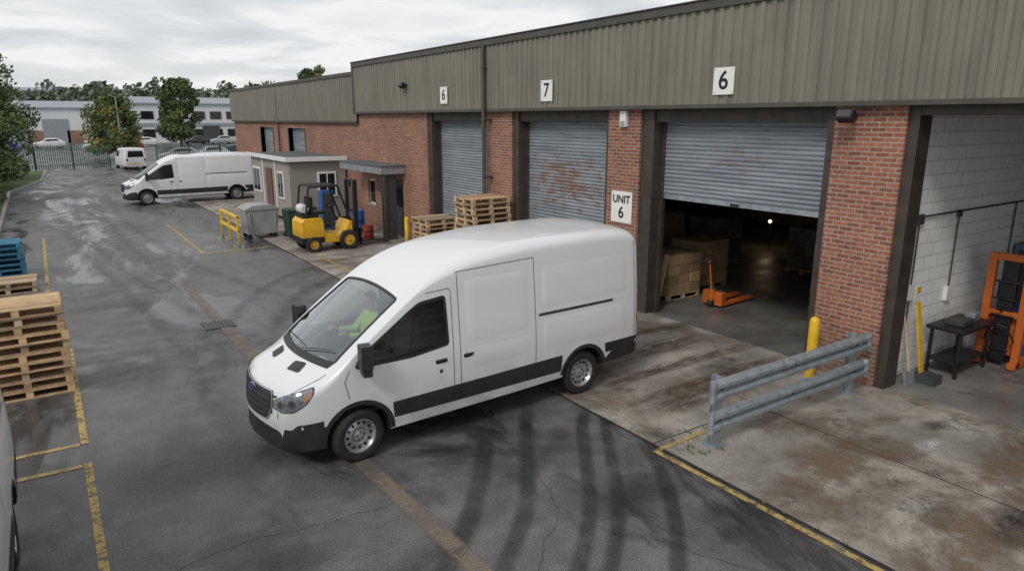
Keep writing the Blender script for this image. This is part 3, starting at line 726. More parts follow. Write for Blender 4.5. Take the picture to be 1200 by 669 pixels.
b.box(34,34.2,-9,26.6,0,6.1,DARKW); b.box(11.15,34,21.0,21.2,0.02,6.1,DARKW); b.box(FX+.35,34,26.4,26.6,0.02,6.1,DARKW)
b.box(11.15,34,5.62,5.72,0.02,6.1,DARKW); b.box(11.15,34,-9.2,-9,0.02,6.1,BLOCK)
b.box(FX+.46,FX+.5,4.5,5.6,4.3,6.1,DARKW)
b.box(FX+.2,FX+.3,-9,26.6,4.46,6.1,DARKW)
b.build('walls_and_roof',U)
b=MB(); b.box(11.15,34,5.36,5.60,.02,6.1,BLOCK); b.build('blockwork_wall',U)
b=MB()
for x in (11.55,12.9,15.2): b.tube([(x,5.33,.9 if x<12 else 1.3),(x,5.33,2.72)],.014,GREYP,8)
b.tube([(11.2,5.33,2.72),(22,5.33,2.72)],.016,GREYP,8); b.box(11.45,11.65,5.30,5.36,1.35,1.6,UPVC); b.box(12.82,12.98,5.30,5.36,1.15,1.4,UPVC)
b.box(11.5,11.66,5.31,5.355,2.6,2.76,GREYP); b.box(12.85,12.97,5.31,5.355,2.62,2.74,GREYP)
b.box(11.78,11.95,5.345,5.357,1.25,1.55,SIGNW); b.box(11.8,11.93,5.335,5.345,1.42,1.52,YSTEEL)
b.build('conduit_and_sockets',U)
def shutter(name,X,y0,y1,z0,z1,mat,p=.085):
    n=int((z1-z0)/p)+1; pr=[(0,0),(.12,-.012),(.35,-.022),(.6,-.024),(.85,-.012),(.95,0)]; z=[]
    for i in range(n):
        for a,d in pr:
            zz=z0+(i+a)*p
            if zz<=z1: z.append((zz,d))
    v=[];f=[]
    for zz,d in z: v+=[(X+d,y0,zz),(X+d,y1,zz)]
    for i in range(len(z)-1): f.append((2*i,2*i+1,2*i+3,2*i+2))
    B=MB(); B.add(v,f,mat); B.box(X-.03,X+.03,y0+.08,y1-.08,z0-.10,z0-.002,GALV); B.box(X-.045,X-.031,(y0+y1)/2-.1,(y0+y1)/2+.1,z0-.09,z0-.04,BLKM)
    B.box(X-.06,X+.04,y0-.005,y0+.07,0.03,z1,JAMB); B.box(X-.06,X+.04,y1-.07,y1+.005,0.03,z1,JAMB)
    return B.build(name,U,smooth=30,recalc=False)
shutter('roller_shutter',FX+.38,6.6,10.5,2.68,4.4,SHUTR6)
shutter('roller_shutter',FX+.38,11.98,15.5,.12,4.4,SHUTR)
shutter('roller_shutter',FX+.38,17.15,20.5,.12,4.4,SHUT)
def sign(name,yc,zc,w,h,items,X):
    E=empty(name); B=MB(); B.box(X-.02,X,yc-w/2,yc+w/2,zc-h/2,zc+h/2,SIGNW); 
    for sy in (-1,1):
        for sz in (-1,1): B.cyl((X-.024,yc+sy*(w/2-.04),zc+sz*(h/2-.04)),(X-.02,yc+sy*(w/2-.04),zc+sz*(h/2-.04)),.01,GREYP,n=8)
    B.build('board',E,bevel=.004)
    for body,size,dz in items: text(body,size,(X-.023,yc,zc+dz),SIGNK,E,'lettering',.006)
    return E
SX=FX-.18
sign('unit_number_sign',8.58,4.92,.46,.48,[('6',.46,0)],SX); sign('unit_number_sign',13.95,4.92,.46,.50,[('7',.46,0)],SX); sign('unit_number_sign',19.2,4.95,.44,.50,[('6',.44,0)],SX)
sign('unit_sign',11.33,2.32,.66,.70,[('UNIT',.24,.17),('6',.36,-.13)],FX-.005)
def floodlight(y,z):
    B=MB(); B.box(FX-.26,FX-.02,y-.03,y+.03,z-.02,z+.02,BLKM); T=TR(FX-.28,y,z-.02,ry=.5); B.box(-.10,.06,-.13,.13,-.08,.08,BLKM,T); B.box(-.115,-.101,-.11,.11,-.06,.06,GREYP,T)
    return B
floodlight(6.1,4.30).build('security_light',bevel=.01)
Bf=floodlight(21.9,5.35); Bf.box(FX-.2,FX-.05,21.85,21.95,5.3,5.4,BLKM); Bf.build('security_light',bevel=.01)
B=MB(); B.box(FX-.09,FX-.002,11.22,11.42,4.08,4.42,UPVC); B.box(FX-.10,FX-.09,11.25,11.39,4.1,4.2,CHR); B.build('alarm_box',bevel=.02)
B=MB(); B.box(9.75,FX-.01,22.5,26.5,2.35,2.62,GALV); B.box(9.70,FX-.01,22.45,26.55,2.62,2.66,FELT); B.box(9.85,9.97,22.55,22.67,0,2.35,TRIM); B.box(9.80,10.35,22.6,22.66,0.02,2.35,GREYP)
B.build('entrance_canopy',bevel=.01)
B=MB(); B.box(FX-.15,FX-.004,23.66,23.9,1.2,1.5,BLUED); B.build('post_box',bevel=.01)
# ---------------------------------------------------------------- far unit
V=empty('industrial_unit')
FX2=10.78
b=MB()
for (y0,y1,z0,z1) in ((26.72,33.8,0,4.2),(33.8,36.4,3.8,4.2),(36.4,39.3,0,4.2),(39.3,41.8,3.8,4.2),(41.8,48.2,0,4.2)): b.box(FX2,FX2+.4,y0,y1,z0,z1,BRICK)
b.build('brick_wall',V)
cladding('corrugated_cladding',FX2-.12,26.72,48.2,4.15,5.95,V)
b=MB(); b.box(FX2-.08,30,26.72,48.15,4.2,5.9,TRIM); b.box(FX2-.2,30,26.70,48.3,5.93,6.06,TRIM); b.box(FX2-.16,FX2-.10,26.72,48.2,4.08,4.17,TRIM); b.box(FX2+.4,30,47.8,48.15,0,4.2,BRICK)
for yy in (33.7,36.42,39.2,41.82): b.box(FX2-.02,FX2+.35,yy-.02,yy+.10,0,3.8,JAMB)
b.tube([(FX2-.12,37.8,5.9),(FX2-.12,37.8,.1)],.05,TRIM); b.build('trim',V)
for y0,y1 in ((33.82,36.4),(39.3,41.8)):
    B=MB()
    for i in range(38): B.box(FX2+.2+(.0 if i%2 else .02),FX2+.25,y0,y1,.05+i*.1,.145+i*.1,SHUT)
    B.build('roller_shutter',V)
P=empty('portable_office')
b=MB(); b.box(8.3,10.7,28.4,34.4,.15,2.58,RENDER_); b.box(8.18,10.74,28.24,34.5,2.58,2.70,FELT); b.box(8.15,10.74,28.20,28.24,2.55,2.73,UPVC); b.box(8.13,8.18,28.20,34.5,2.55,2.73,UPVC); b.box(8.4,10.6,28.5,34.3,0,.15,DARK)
for yy in (30.4,32.4): b.box(8.27,8.299,yy-.05,yy+.05,.15,2.55,UPVC)
b.build('walls',P,bevel=.01)
b=MB()
for y0,y1,z0,z1 in ((29.2,30.0,.95,2.1),(32.8,34.0,.95,2.1)):
    b.box(8.25,8.299,y0,y1,z0,z1,UPVC); b.box(8.24,8.249,y0+.08,(y0+y1)/2-.04,z0+.08,z1-.08,OPG); b.box(8.24,8.249,(y0+y1)/2+.04,y1-.08,z0+.08,z1-.08,OPG)
b.box(9.45,10.25,28.35,28.399,1.05,2.1,UPVC); b.box(9.53,9.82,28.34,28.349,1.13,2.02,OPG); b.box(9.88,10.17,28.34,28.349,1.13,2.02,OPG)
b.box(8.24,8.299,30.9,31.8,.15,2.15,M('door_timber',(.14,.075,.045),.6)); b.box(7.6,8.24,30.8,31.9,0,.15,KERBM)
b.build('windows_and_door',P)
# ---------------------------------------------------------------- barrier, bollard
B=MB()
Yb=5.36
def rail(z,x0,x1):
    pr=[(0,-.155),(-.012,-.15),(-.045,-.11),(-.075,-.10),(-.08,-.06),(-.05,-.035),(-.008,-.02),(-.004,.02),(-.05,.035),(-.08,.06),(-.075,.10),(-.045,.11),(-.012,.15),(0,.155)]
    v=[];f=[]
    for yy,zz in pr: v+=[(x0,Yb+yy,z+zz*.95),(x1,Yb+yy,z+zz*.95)]
    n=len(pr)
    for yy,zz in pr: v+=[(x0,Yb+yy+.006,z+zz*.95),(x1,Yb+yy+.006,z+zz*.95)]
    for i in range(n-1): f.append((2*i,2*i+2,2*i+3,2*i+1)); f.append((2*n+2*i,2*n+2*i+1,2*n+2*i+3,2*n+2*i+2))
    B.add(v,f,GALV)
    for xe in (x0,x1): B.cyl((xe,Yb-.03,z-.14),(xe,Yb-.03,z+.14),.045,GALV,n=14)
for z in (.40,.83): rail(z,6.75,10.45)
for x in (6.95,10.15):
    B.box(x-.06,x+.06,Yb+.01,Yb+.018,0.01,1.0,GALV); B.box(x-.06,x+.06,Yb+.12,Yb+.128,0.01,1.0,GALV); B.box(x-.004,x+.004,Yb+.018,Yb+.12,0.01,1.0,GALV); B.box(x-.12,x+.12,Yb-.06,Yb+.2,.011,.03,GALV)
for x in (6.95,8.55,10.15):
    for z in (.40,.83): B.cyl((x,Yb-.022,z),(x,Yb+.01,z),.016,GREYP,n=6)
B.build('crash_barrier',smooth=40,recalc=False)
def bollard(x,y,h):
    B=MB(); B.lathe([(0,.085),(h-.08,.085),(h-.03,.07),(h,.035),(h+.005,.001)],(x,y,.011),(0,0,1),YSTEEL,24); B.box(x-.12,x+.12,y-.12,y+.12,.011,.022,KERBM); B.build('yellow_bollard',smooth=40)
bollard(10.25,6.15,1.06); bollard(10.2,21.5,.95)
# ---------------------------------------------------------------- pallets
def pallet(B,T,mat,Wd=1.2,Dd=1.0):
    j=lambda:R.uniform(-.008,.008)
    for i in range(3):
        yy=(Dd-.1)*i/2; B.box(0,Wd,yy,yy+.1,0,.02,mat,T)
        for k in range(3): xx=(Wd-.1)*k/2; B.box(xx,xx+.1,yy,yy+.1,.02,.10,mat,T)
    for k in range(3): xx=(Wd-.1)*k/2; B.box(xx,xx+.1,0,Dd,.10,.12,mat,T)
    n=9
    for i in range(n):
        if 0<i<n-1 and R.random()<.03: continue
        yy=(Dd-.09)*i/(n-1)+ (j() if 0<i<n-1 else 0); B.box(-.004+j(),Wd+j(),yy,yy+.09,.12,.142,mat,T)
def pstack(name,x,y,n,mats,W_=1.2,D_=1.0,rz=0,jit=.03):
    B=MB()
    for i in range(n):
        m=mats[i%len(mats)] if len(mats)>1 else mats[0]
        pallet(B,TR(x+R.uniform(-jit,jit),y+R.uniform(-jit,jit),.004+.1445*i,rz=rz+R.uniform(-.03,.03)),m,W_,D_)
    return B.build(name,bevel=0,smooth=0)
pstack('pallet_stack',-1.22,12.45,10,[WOOD,WOOD,WOODG])
pstack('pallet_stack',-1.95,22.4,7,[BLUEP],1.2,1.0)
pstack('wooden_pallet',-1.7,20.6,2,[WOODG])
pstack('pallet_stack',9.35,15.6,15,[WOOD,WOODG])
pstack('pallet_stack',9.3,18.2,9,[WOODG,WOOD])
# ---------------------------------------------------------------- forklift (faces +x)
B=MB(); T=TR(6.75,22.3,0)
pts=[(-.05,.35),(-.12,.55),(-.10,1.0),(.02,1.12),(.55,1.12),(.62,.95),(.62,.35)]
def extr(B,pts,y0,y1,mat,T):
    k=len(pts); B.add([(x,y0,z) for x,z in pts]+[(x,y1,z) for x,z in pts],[tuple(range(k)),tuple(range(2*k-1,k-1,-1))]+[(i,(i+1)%k,k+(i+1)%k,k+i) for i in range(k)],mat,T)
extr(B,pts,-.52,.52,FORKY,T)
extr(B,[(.62,.28),(.62,.62),(1.05,.50),(1.30,.55),(1.50,.95),(1.58,.95),(1.62,.28)],-.50,.50,FORKY,T)
extr(B,[(-.13,.30),(-.13,.5),(.62,.5),(.62,.30)],-.525,.525,BLKM,T)
B.box(-.02,.5,-.40,.40,1.12,1.22,BLKM,T); B.box(.30,.78,-.26,.26,1.20,1.30,BLKM,T); B.box(.26,.38,-.26,.26,1.28,1.78,BLKM,T)
for yy in (-.46,.46):
    B.tube([(.05,yy,1.1),(.20,yy,2.12),(1.15,yy,2.14),(1.55,yy,.95)],.035,BLKM,8,T)
for i in range(7): xx=.22+.15*i; B.cyl((xx,-.46,2.14),(xx,.46,2.14),.02,BLKM,n=6,T=T)
B.lathe([(-.28,.001),(-.28,.12),(-.22,.155),(.22,.155),(.28,.12),(.28,.001)],(.10,0,1.40),(0,1,0),M('gas_bottle',(.55,.56,.55),.4),20,T)
B.box(-.03,.22,-.2,.2,1.2,1.26,BLKM,T)
for yy in (-.36,.36):
    B.box(1.72,1.82,yy-.05,yy+.05,.1,2.25,BLKM,T); B.box(1.84,1.90,yy-.04+.1*(1 if yy<0 else -1),yy+.04+.1*(1 if yy<0 else -1),.15,2.20,BLKM,T)
    B.box(1.95,3.0,yy*.7-.06,yy*.7+.06,.06,.10,BLKM,T); B.box(1.93,1.98,yy*.7-.06,yy*.7+.06,.06,.65,BLKM,T)
for z in (.30,1.2,2.2): B.box(1.74,1.86,-.40,.40,z,z+.08,BLKM,T)
for z in (.25,.55): B.box(1.92,1.96,-.5,.5,z,z+.08,BLKM,T)
B.cyl((1.80,0,.2),(1.80,0,2.0),.045,CHR,T=T)
B.tube([(1.25,0,.95),(1.05,0,1.42)],.03,BLKM,8,T); B.lathe([(-.01,.15),(.01,.17),(.03,.15)],(1.03,0,1.45),(-.5,0,.85),BLKM,18,T)
for (x,r) in ((.25,.26),(1.45,.33)):
    for yy,sd in ((-.50,-1),(.50,1)):
        B.lathe([(-.1,.001),(-.1,r*.9),(-.07,r),(.07,r),(.1,r*.9),(.10,r*.6),(.07,r*.55)],(x,yy,r),(0,sd,0),RUB,24,T); B.lathe([(.07,r*.56),(.05,.05),(.09,.04),(.09,.001)],(x,yy,r),(0,sd,0),FORKY,20,T)
B.build('forklift',bevel=.012,smooth=35)
B=MB()
for yy in (24.6,25.9,27.2): B.box(5.26,5.34,yy-.04,yy+.04,0,1.0,YSTEEL)
for z in (.45,.92): B.box(5.25,5.35,24.56,27.24,z,z+.08,YSTEEL)
B.build('safety_rail',bevel=.01)
B=MB(); T=TR(5.75,25.4,0)
B.add([(.08,.08,.18),(1.12,.08,.18),(1.12,.92,.18),(.08,.92,.18),(0,0,1.05),(1.2,0,1.05),(1.2,1,1.05),(0,1,1.05)],[(0,3,2,1),(4,5,6,7),(0,1,5,4),(1,2,6,5),(2,3,7,6),(3,0,4,7)],GREYBIN,T)
extr(B,[(-.03,1.05),(1.23,1.05),(1.23,1.10),(.9,1.24),(.3,1.24),(-.03,1.10)],-.03,1.03,GREYBIN,T)
for x in (.15,1.05):
    B.cyl((x,.15,.09),(x,.22,.09),.09,RUB,T=T); B.cyl((x,.80,.09),(x,.87,.09),.09,RUB,T=T)
    B.box(x-.02,x+.02,-.03,0.02,.3,1.0,GREYBIN,T)
B.build('waste_container',bevel=.015)
def wbin(x,y,mat,rz=0):
    B=MB();T=TR(x,y,0,rz=rz)
    B.add([(.06,.06,.06),(.52,.06,.06),(.52,.62,.06),(.06,.62,.06),(0,0,.98),(.58,0,.98),(.58,.70,.98),(0,.70,.98)],[(0,3,2,1),(4,5,6,7),(0,1,5,4),(1,2,6,5),(2,3,7,6),(3,0,4,7)],mat,T)
    B.box(-.02,.60,-.03,.72,.98,1.02,mat,T); B.box(.03,.55,.0,.66,1.02,1.06,mat,T); B.cyl((0,.62,.1),(.58,.62,.1),.1,RUB,T=T); B.cyl((.06,.76,.98),(.52,.76,.98),.018,mat,T=T)
    return B.build('wheelie_bin',bevel=.015)
wbin(7.1,24.9,GREENP); wbin(7.75,25.2,GREENP,.1)
def drum(x,y,mat,name,r=.29,h=.88):
    B=MB(); B.lathe([(0,.001),(0,r*.97),(.02,r),(h*.33-.02,r),(h*.33,r+.015),(h*.33+.02,r),(h*.66-.02,r),(h*.66,r+.015),(h*.66+.02,r),(h-.02,r),(h,r*.97),(h-.015,r*.93),(h-.015,.001)],(x,y,.012),(0,0,1),mat,28); return B.build(name,smooth=40)
drum(9.6,24.6,BLUED,'blue_drum'); drum(14.35,4.62,BLUED,'blue_drum',.27,.95); drum(9.5,23.3,M('red_drum_paint',(.3,.04,.02),.5),'red_drum',.2,.5)
B=MB(); B.box(8.9,9.4,26.4,26.8,0,1.5,BLUED); B.box(8.93,9.37,26.38,26.4,.1,1.4,GREYP); B.build('blue_locker',bevel=.01)
# ---------------------------------------------------------------- interiors
def load(x,y,w,d,h,mat,name,nz=3,nx=2,ny=2):
    B=MB(); pallet(B,TR(x,y,.015),WOODG,w,d)
    for i in range(nx):
        for k in range(ny):
            for z in range(nz):
                a=w/nx;c=d/ny;e=h/nz
                B.box(x+i*a+.004+R.uniform(0,.02),x+(i+1)*a-.004,y+k*c+.004+R.uniform(0,.02),y+(k+1)*c-.004,.16+z*e,.16+(z+1)*e-.004,mat)
    return B.build(name,bevel=.01,smooth=0)
load(11.9,10.9,1.1,1.0,.95,CARD,'boxed_pallet_load',4,3,2); load(13.3,11.2,1.1,1.0,1.1,CARD,'boxed_pallet_load',4,3,2)
load(17.2,10.4,1.2,1.0,1.15,WRAP,'wrapped_pallet_load'); load(17.0,8.9,1.2,1.0,1.05,WRAP,'wrapped_pallet_load'); load(18.8,9.2,1.2,1,1.2,CARD,'boxed_pallet_load')
load(15.8,12.8,1.2,1.0,1.3,WRAP,'wrapped_pallet_load'); load(14.2,13.6,1.2,1.0,1.5,CARD,'boxed_pallet_load',4,2,2); load(20.5,11,1.2,1,1.2,WRAP,'wrapped_pallet_load'); load(15.6,8.6,1.2,1.0,1.1,WRAP,'wrapped_pallet_load'); load(15.5,7.2,1.2,1.0,1.2,CARD,'boxed_pallet_load')
B=MB()
for i in range(8):
    for z in (0.15,1.5):
        if R.random()<.9: B.box(24+R.uniform(0,.2),25,6.6+1.6*i,7.9+1.6*i,z,z+R.uniform(.6,1.1),CARD)
for i in range(9):
    for x in (23.8,25.2): B.box(x,x+.08,6.4+1.6*i,6.48+1.6*i,0.02,3.2,BLUED)
for z in (1.38,2.8): B.box(23.8,23.86,6.4,19.2,z,z+.1,ORANGE)
B.build('pallet_racking')
B=MB(); T=TR(12.25,10.05,.012,rz=math.radians(4))
for yy in (-.27,.11): B.box(.35,1.5,yy,yy+.16,.05,.11,ORANGE,T); B.cyl((1.35,yy+.03,.04),(1.35,yy+.13,.04),.04,RUB,T=T)
B.box(.20,.36,-.26,.26,.05,.36,ORANGE,T); B.cyl((.18,-.07,.09),(.18,.07,.09),.09,RUB,T=T); B.cyl((.18,0,.1),(.18,0,.42),.06,ORANGE,T=T)
B.tube([(.16,0,.4),(.02,0,1.12)],.02,ORANGE,8,T); B.tube([(.02,0,1.05),(.0,-.14,1.12),(-.02,-.14,1.24),(-.02,.14,1.24),(.0,.14,1.12),(.02,0,1.05)],.018,BLKM,8,T)
B.build('pallet_truck',bevel=.008)
B=MB(); T=TR(11.45,11.3,.02,ry=.25); B.box(-.02,.02,-.5,-.38,0,1.2,WOOD,T); B.box(-.02,.02,-.2,-.05,0,.95,WOOD,T); B.build('timber_offcuts')
for (x,yy,z) in ((20,14,.9),(21,12.6,1.4),(23.7,11.2,1.2)):
    E=empty('work_lamp'); B=MB(); B.cyl((x,yy,z),(x+.05,yy,z),.055,LAMPE); B.cyl((x+.05,yy,0.02),(x+.05,yy,z),.015,BLKM); B.build('lamp_body',E)
    l=bpy.data.lights.new('lamp','POINT'); l.energy=3; l.color=(1,.72,.42); l.shadow_soft_size=.05; o=bpy.data.objects.new('lamp',l); o.location=(x-.1,yy,z); COL.objects.link(o); o.parent=E
B=MB(); B.box(12.1,13.3,4.65,5.25,.80,.86,BLKM)
for x in (12.15,13.2):
    for yy in (4.7,5.15): B.box(x,x+.05,yy,yy+.05,.012,.80,BLKM)
B.box(12.15,13.25,4.7,5.2,.25,.28,BLKM); B.box(12.4,12.8,4.8,5.1,.86,.95,GREYP); B.box(12.9,13.15,4.85,5.0,.86,1.0,GALV); B.build('workbench',bevel=.006)
B=MB(); T=TR(13.45,4.30,.012)
for yy in (.0,.56): B.box(0,.11,yy,yy+.12,0,2.0,ORANGE,T); B.box(-.1,.62,yy,yy+.12,.02,.14,ORANGE,T)
B.box(.0,.11,.12,.56,1.88,2.0,ORANGE,T); B.box(.0,.11,.12,.56,.9,1.0,ORANGE,T); B.box(.02,.10,.22,.46,.1,1.88,BLKM,T); B.box(.14,.42,.1,.58,.2,.9,ORANGE,T); B.box(.12,.18,.16,.52,1.2,1.5,BLKM,T)
for i in range(5): B.box(-.02,.0,.16,.52,.3+.3*i,.34+.3*i,BLKM,T)
B.tube([(-.02,.35,1.0),(-.25,.35,1.1),(-.28,.35,1.25)],.02,BLKM,8,T)
B.tube([(-.02,.1,.5),(-.12,.2,.75),(-.14,.4,.8),(-.1,.5,.6),(-.02,.55,.45)],.015,BLKM,8,T)
B.build('stacker_truck',bevel=.01)
B=MB(); B.box(15.4,16.6,4.4,5.3,.012,1.9,M('cabinet_teal',(.10,.16,.20),.5)); B.box(15.38,15.4,4.5,4.84,.1,1.8,GREYP); B.box(15.38,15.4,4.88,5.22,.1,1.8,GREYP); B.box(17,19,4.4,5.3,.012,1.3,CARD); B.build('storage_cabinet',bevel=.01)
B=MB(); B.box(-.05,.05,-.015,.015,0,1.35,YSTEEL,TR(11.65,5.0,.012,rx=-.14,ry=-.06)); B.box(-.14,.14,-.02,.02,0,.22,GALV,TR(11.35,5.05,.012,rx=-.2)); B.cyl((11.35,5.08,.2),(11.42,5.3,1.1),.015,WOOD); B.box(11.5,11.8,4.75,5.1,.012,.16,GREYP); B.build('yellow_post_and_shovel')
# ---------------------------------------------------------------- trees
def leaves(B,c,r,n,ls,mat,rng,flat=1):
    vs=[];fs=[]
    for i in range(n):
        while True:
            p=Vector((rng.uniform(-1,1),rng.uniform(-1,1),rng.uniform(-1,1)))
            if .35<p.length<1: break
        p=Vector(c)+Vector((p.x*r,p.y*r,p.z*r*.8*flat))
        a=Vector((rng.gauss(0,1),rng.gauss(0,1),rng.gauss(0,1))).normalized(); b=a.orthogonal().normalized(); q=a.cross(b); s=ls*rng.uniform(.5,1.2)
        o=len(vs); vs+=[p-b*s,p+q*s*.6,p+b*s,p-q*s*.6]; fs.append((o,o+1,o+2,o+3))
    B.add(vs,fs,mat)
def tree(name,x,y,h,cr,seed,mats,ncl=26,nl=130,ls=.16,trunk=.3):
    rng=random.Random(seed); B=MB(); th=h*trunk
    B.cyl((x,y,0),(x+.1,y,h*.62),h*.022,BARK,h*.010,8)
    for i in range(ncl):
        a=rng.uniform(0,6.28); t=rng.random(); zz=th+(h-th)*t; w=cr*math.sqrt(max(.05,1-((t-.42)/.62)**2)); d=w*rng.uniform(.25,.9)
        c=(x+d*math.cos(a),y+d*math.sin(a),zz); B.cyl((x+.05,y,min(h*.6,th*.7+(zz-th)*.5)),c,h*.007,BARK,h*.002,5)
        leaves(B,c,cr*rng.uniform(.24,.42),nl,ls,rng.choice(mats),rng)
    return B.build(name,smooth=0,recalc=False)
tree('deciduous_tree',18.0,116,9.5,3.2,1,[LEAF1,LEAF2],50,200,.24,.15)
tree('deciduous_tree',7.2,88,6.6,3.0,2,[LEAF2,LEAF2,LEAF3],50,200,.18,.15)
tree('deciduous_tree',-3.3,52,8.0,3.3,3,[LEAF1,LEAF2,LEAF2],75,300,.12,.10)
tree('deciduous_tree',-3.6,60,7.2,3.0,4,[LEAF1,LEAF2],50,220,.14,.10)
tree('deciduous_tree',-3.1,44,5.0,2.0,5,[LEAF2,LEAF1],44,240,.10,.10)
tree('deciduous_tree',31,92,10.6,2.8,6,[LEAF2,LEAF1],34,170,.22,.3)
B=MB(); rng=random.Random(11)
for i in range(70): leaves(B,(-2.7+rng.uniform(-.7,.5),rng.uniform(31,66),rng.uniform(.3,1.6)),rng.uniform(.6,1.1),180,.09,rng.choice([LEAF1,LEAF2,LEAF2]),rng)
B.build('hedge',smooth=0,recalc=False)
B=MB()
for i in range(14): leaves(B,(-2.5+rng.uniform(-.4,.3),rng.uniform(31,37),rng.uniform(.2,.9)),.5,160,.06,LEAF3,rng)
B.build('shrub',smooth=0,recalc=False)
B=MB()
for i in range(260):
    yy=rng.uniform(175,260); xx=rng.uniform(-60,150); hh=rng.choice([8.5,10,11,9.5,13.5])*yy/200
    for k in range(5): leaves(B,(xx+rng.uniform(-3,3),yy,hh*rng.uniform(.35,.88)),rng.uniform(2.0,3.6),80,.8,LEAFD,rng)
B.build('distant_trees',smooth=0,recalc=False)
B=MB()
for (x,yy) in [(6.28,rng.uniform(-2,7.3)) for _ in range(26)]+[(rng.uniform(6.5,8.5),5.86+rng.uniform(-.06,.06)) for _ in range(22)]+[(rng.uniform(6.5,7.2),rng.uniform(5.2,5.6)) for _ in range(10)]+[(10.66,rng.uniform(10.9,17)) for _ in range(6)]:
    for k in range(9):
        a=rng.uniform(0,6.28);l=rng.uniform(.03,.10); B.add([(x-.007,yy,.01),(x+.007,yy,.01),(x+l*math.cos(a),yy+l*math.sin(a),l)],[(0,1,2)],LEAF2)
B.build('weeds',smooth=0,recalc=False)
# ---------------------------------------------------------------- background
def fence(name,pts,h=2.0,sp=.16):
    B=MB()
    for a,b in zip(pts,pts[1:]):
        a=Vector(a);b=Vector(b);d=b-a;Ln=d.length;T=TR(a.x,a.y,0,rz=math.atan2(d.y,d.x))
        for i in range(int(Ln/sp)): B.box(i*sp,i*sp+.065,-.01,.01,.05,h,FENCEG,T)
        for z in (.35,h-.35): B.box(0,Ln,.015,.05,z,z+.05,FENCEG,T)
        for i in range(int(Ln/2.75)+1): B.box(i*2.75,i*2.75+.1,.05,.12,0,h,FENCEG,T)
    return B.build(name,smooth=0)
fence('palisade_fence',[(-6,71),(5.2,71)]); fence('palisade_fence',[(8.8,71),(26,71)])
def shed(name,x0,x1,y0,y1,h,ridge,mat,fn):
    E=empty(name); B=MB(); B.box(x0,x1,y0,y1,0,h,mat); B.box(x0-.3,x1+.3,y0-.3,y1+.3,h,h+.25,WALLG)
    B.add([(x0,y0-.2,h+.25),(x1,y0-.2,h+.25),(x1,y1,h+.25),(x0,y1,h+.25),(x0,(y0+y1)/2,h+ridge),(x1,(y0+y1)/2,h+ridge)],[(0,1,5,4),(2,3,4,5),(0,4,3),(1,2,5)],WALLG)
    B.build('walls_and_roof',E); B=MB(); fn(B); B.build('windows_and_doors',E)
def f1(B):
    for i in range(4): B.box(-17+6*i,-13+6*i,149.9,149.95,0,4.2,WALLG)
    for i in range(5): B.box(-19.4+6*i,-17.1+6*i,149.90,149.94,0,2.2,BRICK)
shed('warehouse',-22,10,150,175,6.0,1.6,WALLW,f1)
def f2(B):
    for r_ in (1.0,4.2):
        for i in range(11): B.box(13.0+2.9*i,15.0+2.9*i,141.9,141.95,r_,r_+1.4,OPG)
    B.box(12,46,141.88,141.93,2.9,3.5,WALLG); B.box(26,29,141.87,141.95,0,3,GREYP)
shed('office_block',11.5,46,142,165,6.8,1.6,WALLW,f2)
shed('warehouse',50,110,160,190,7.5,2,WALLW,lambda B:B.box(52,108,159.9,159.95,1,3,WALLG))
shed('warehouse',-10,25,230,260,11.5,1.5,WALLG,lambda B:B.box(-9,24,229.9,229.95,1,3,WALLW))
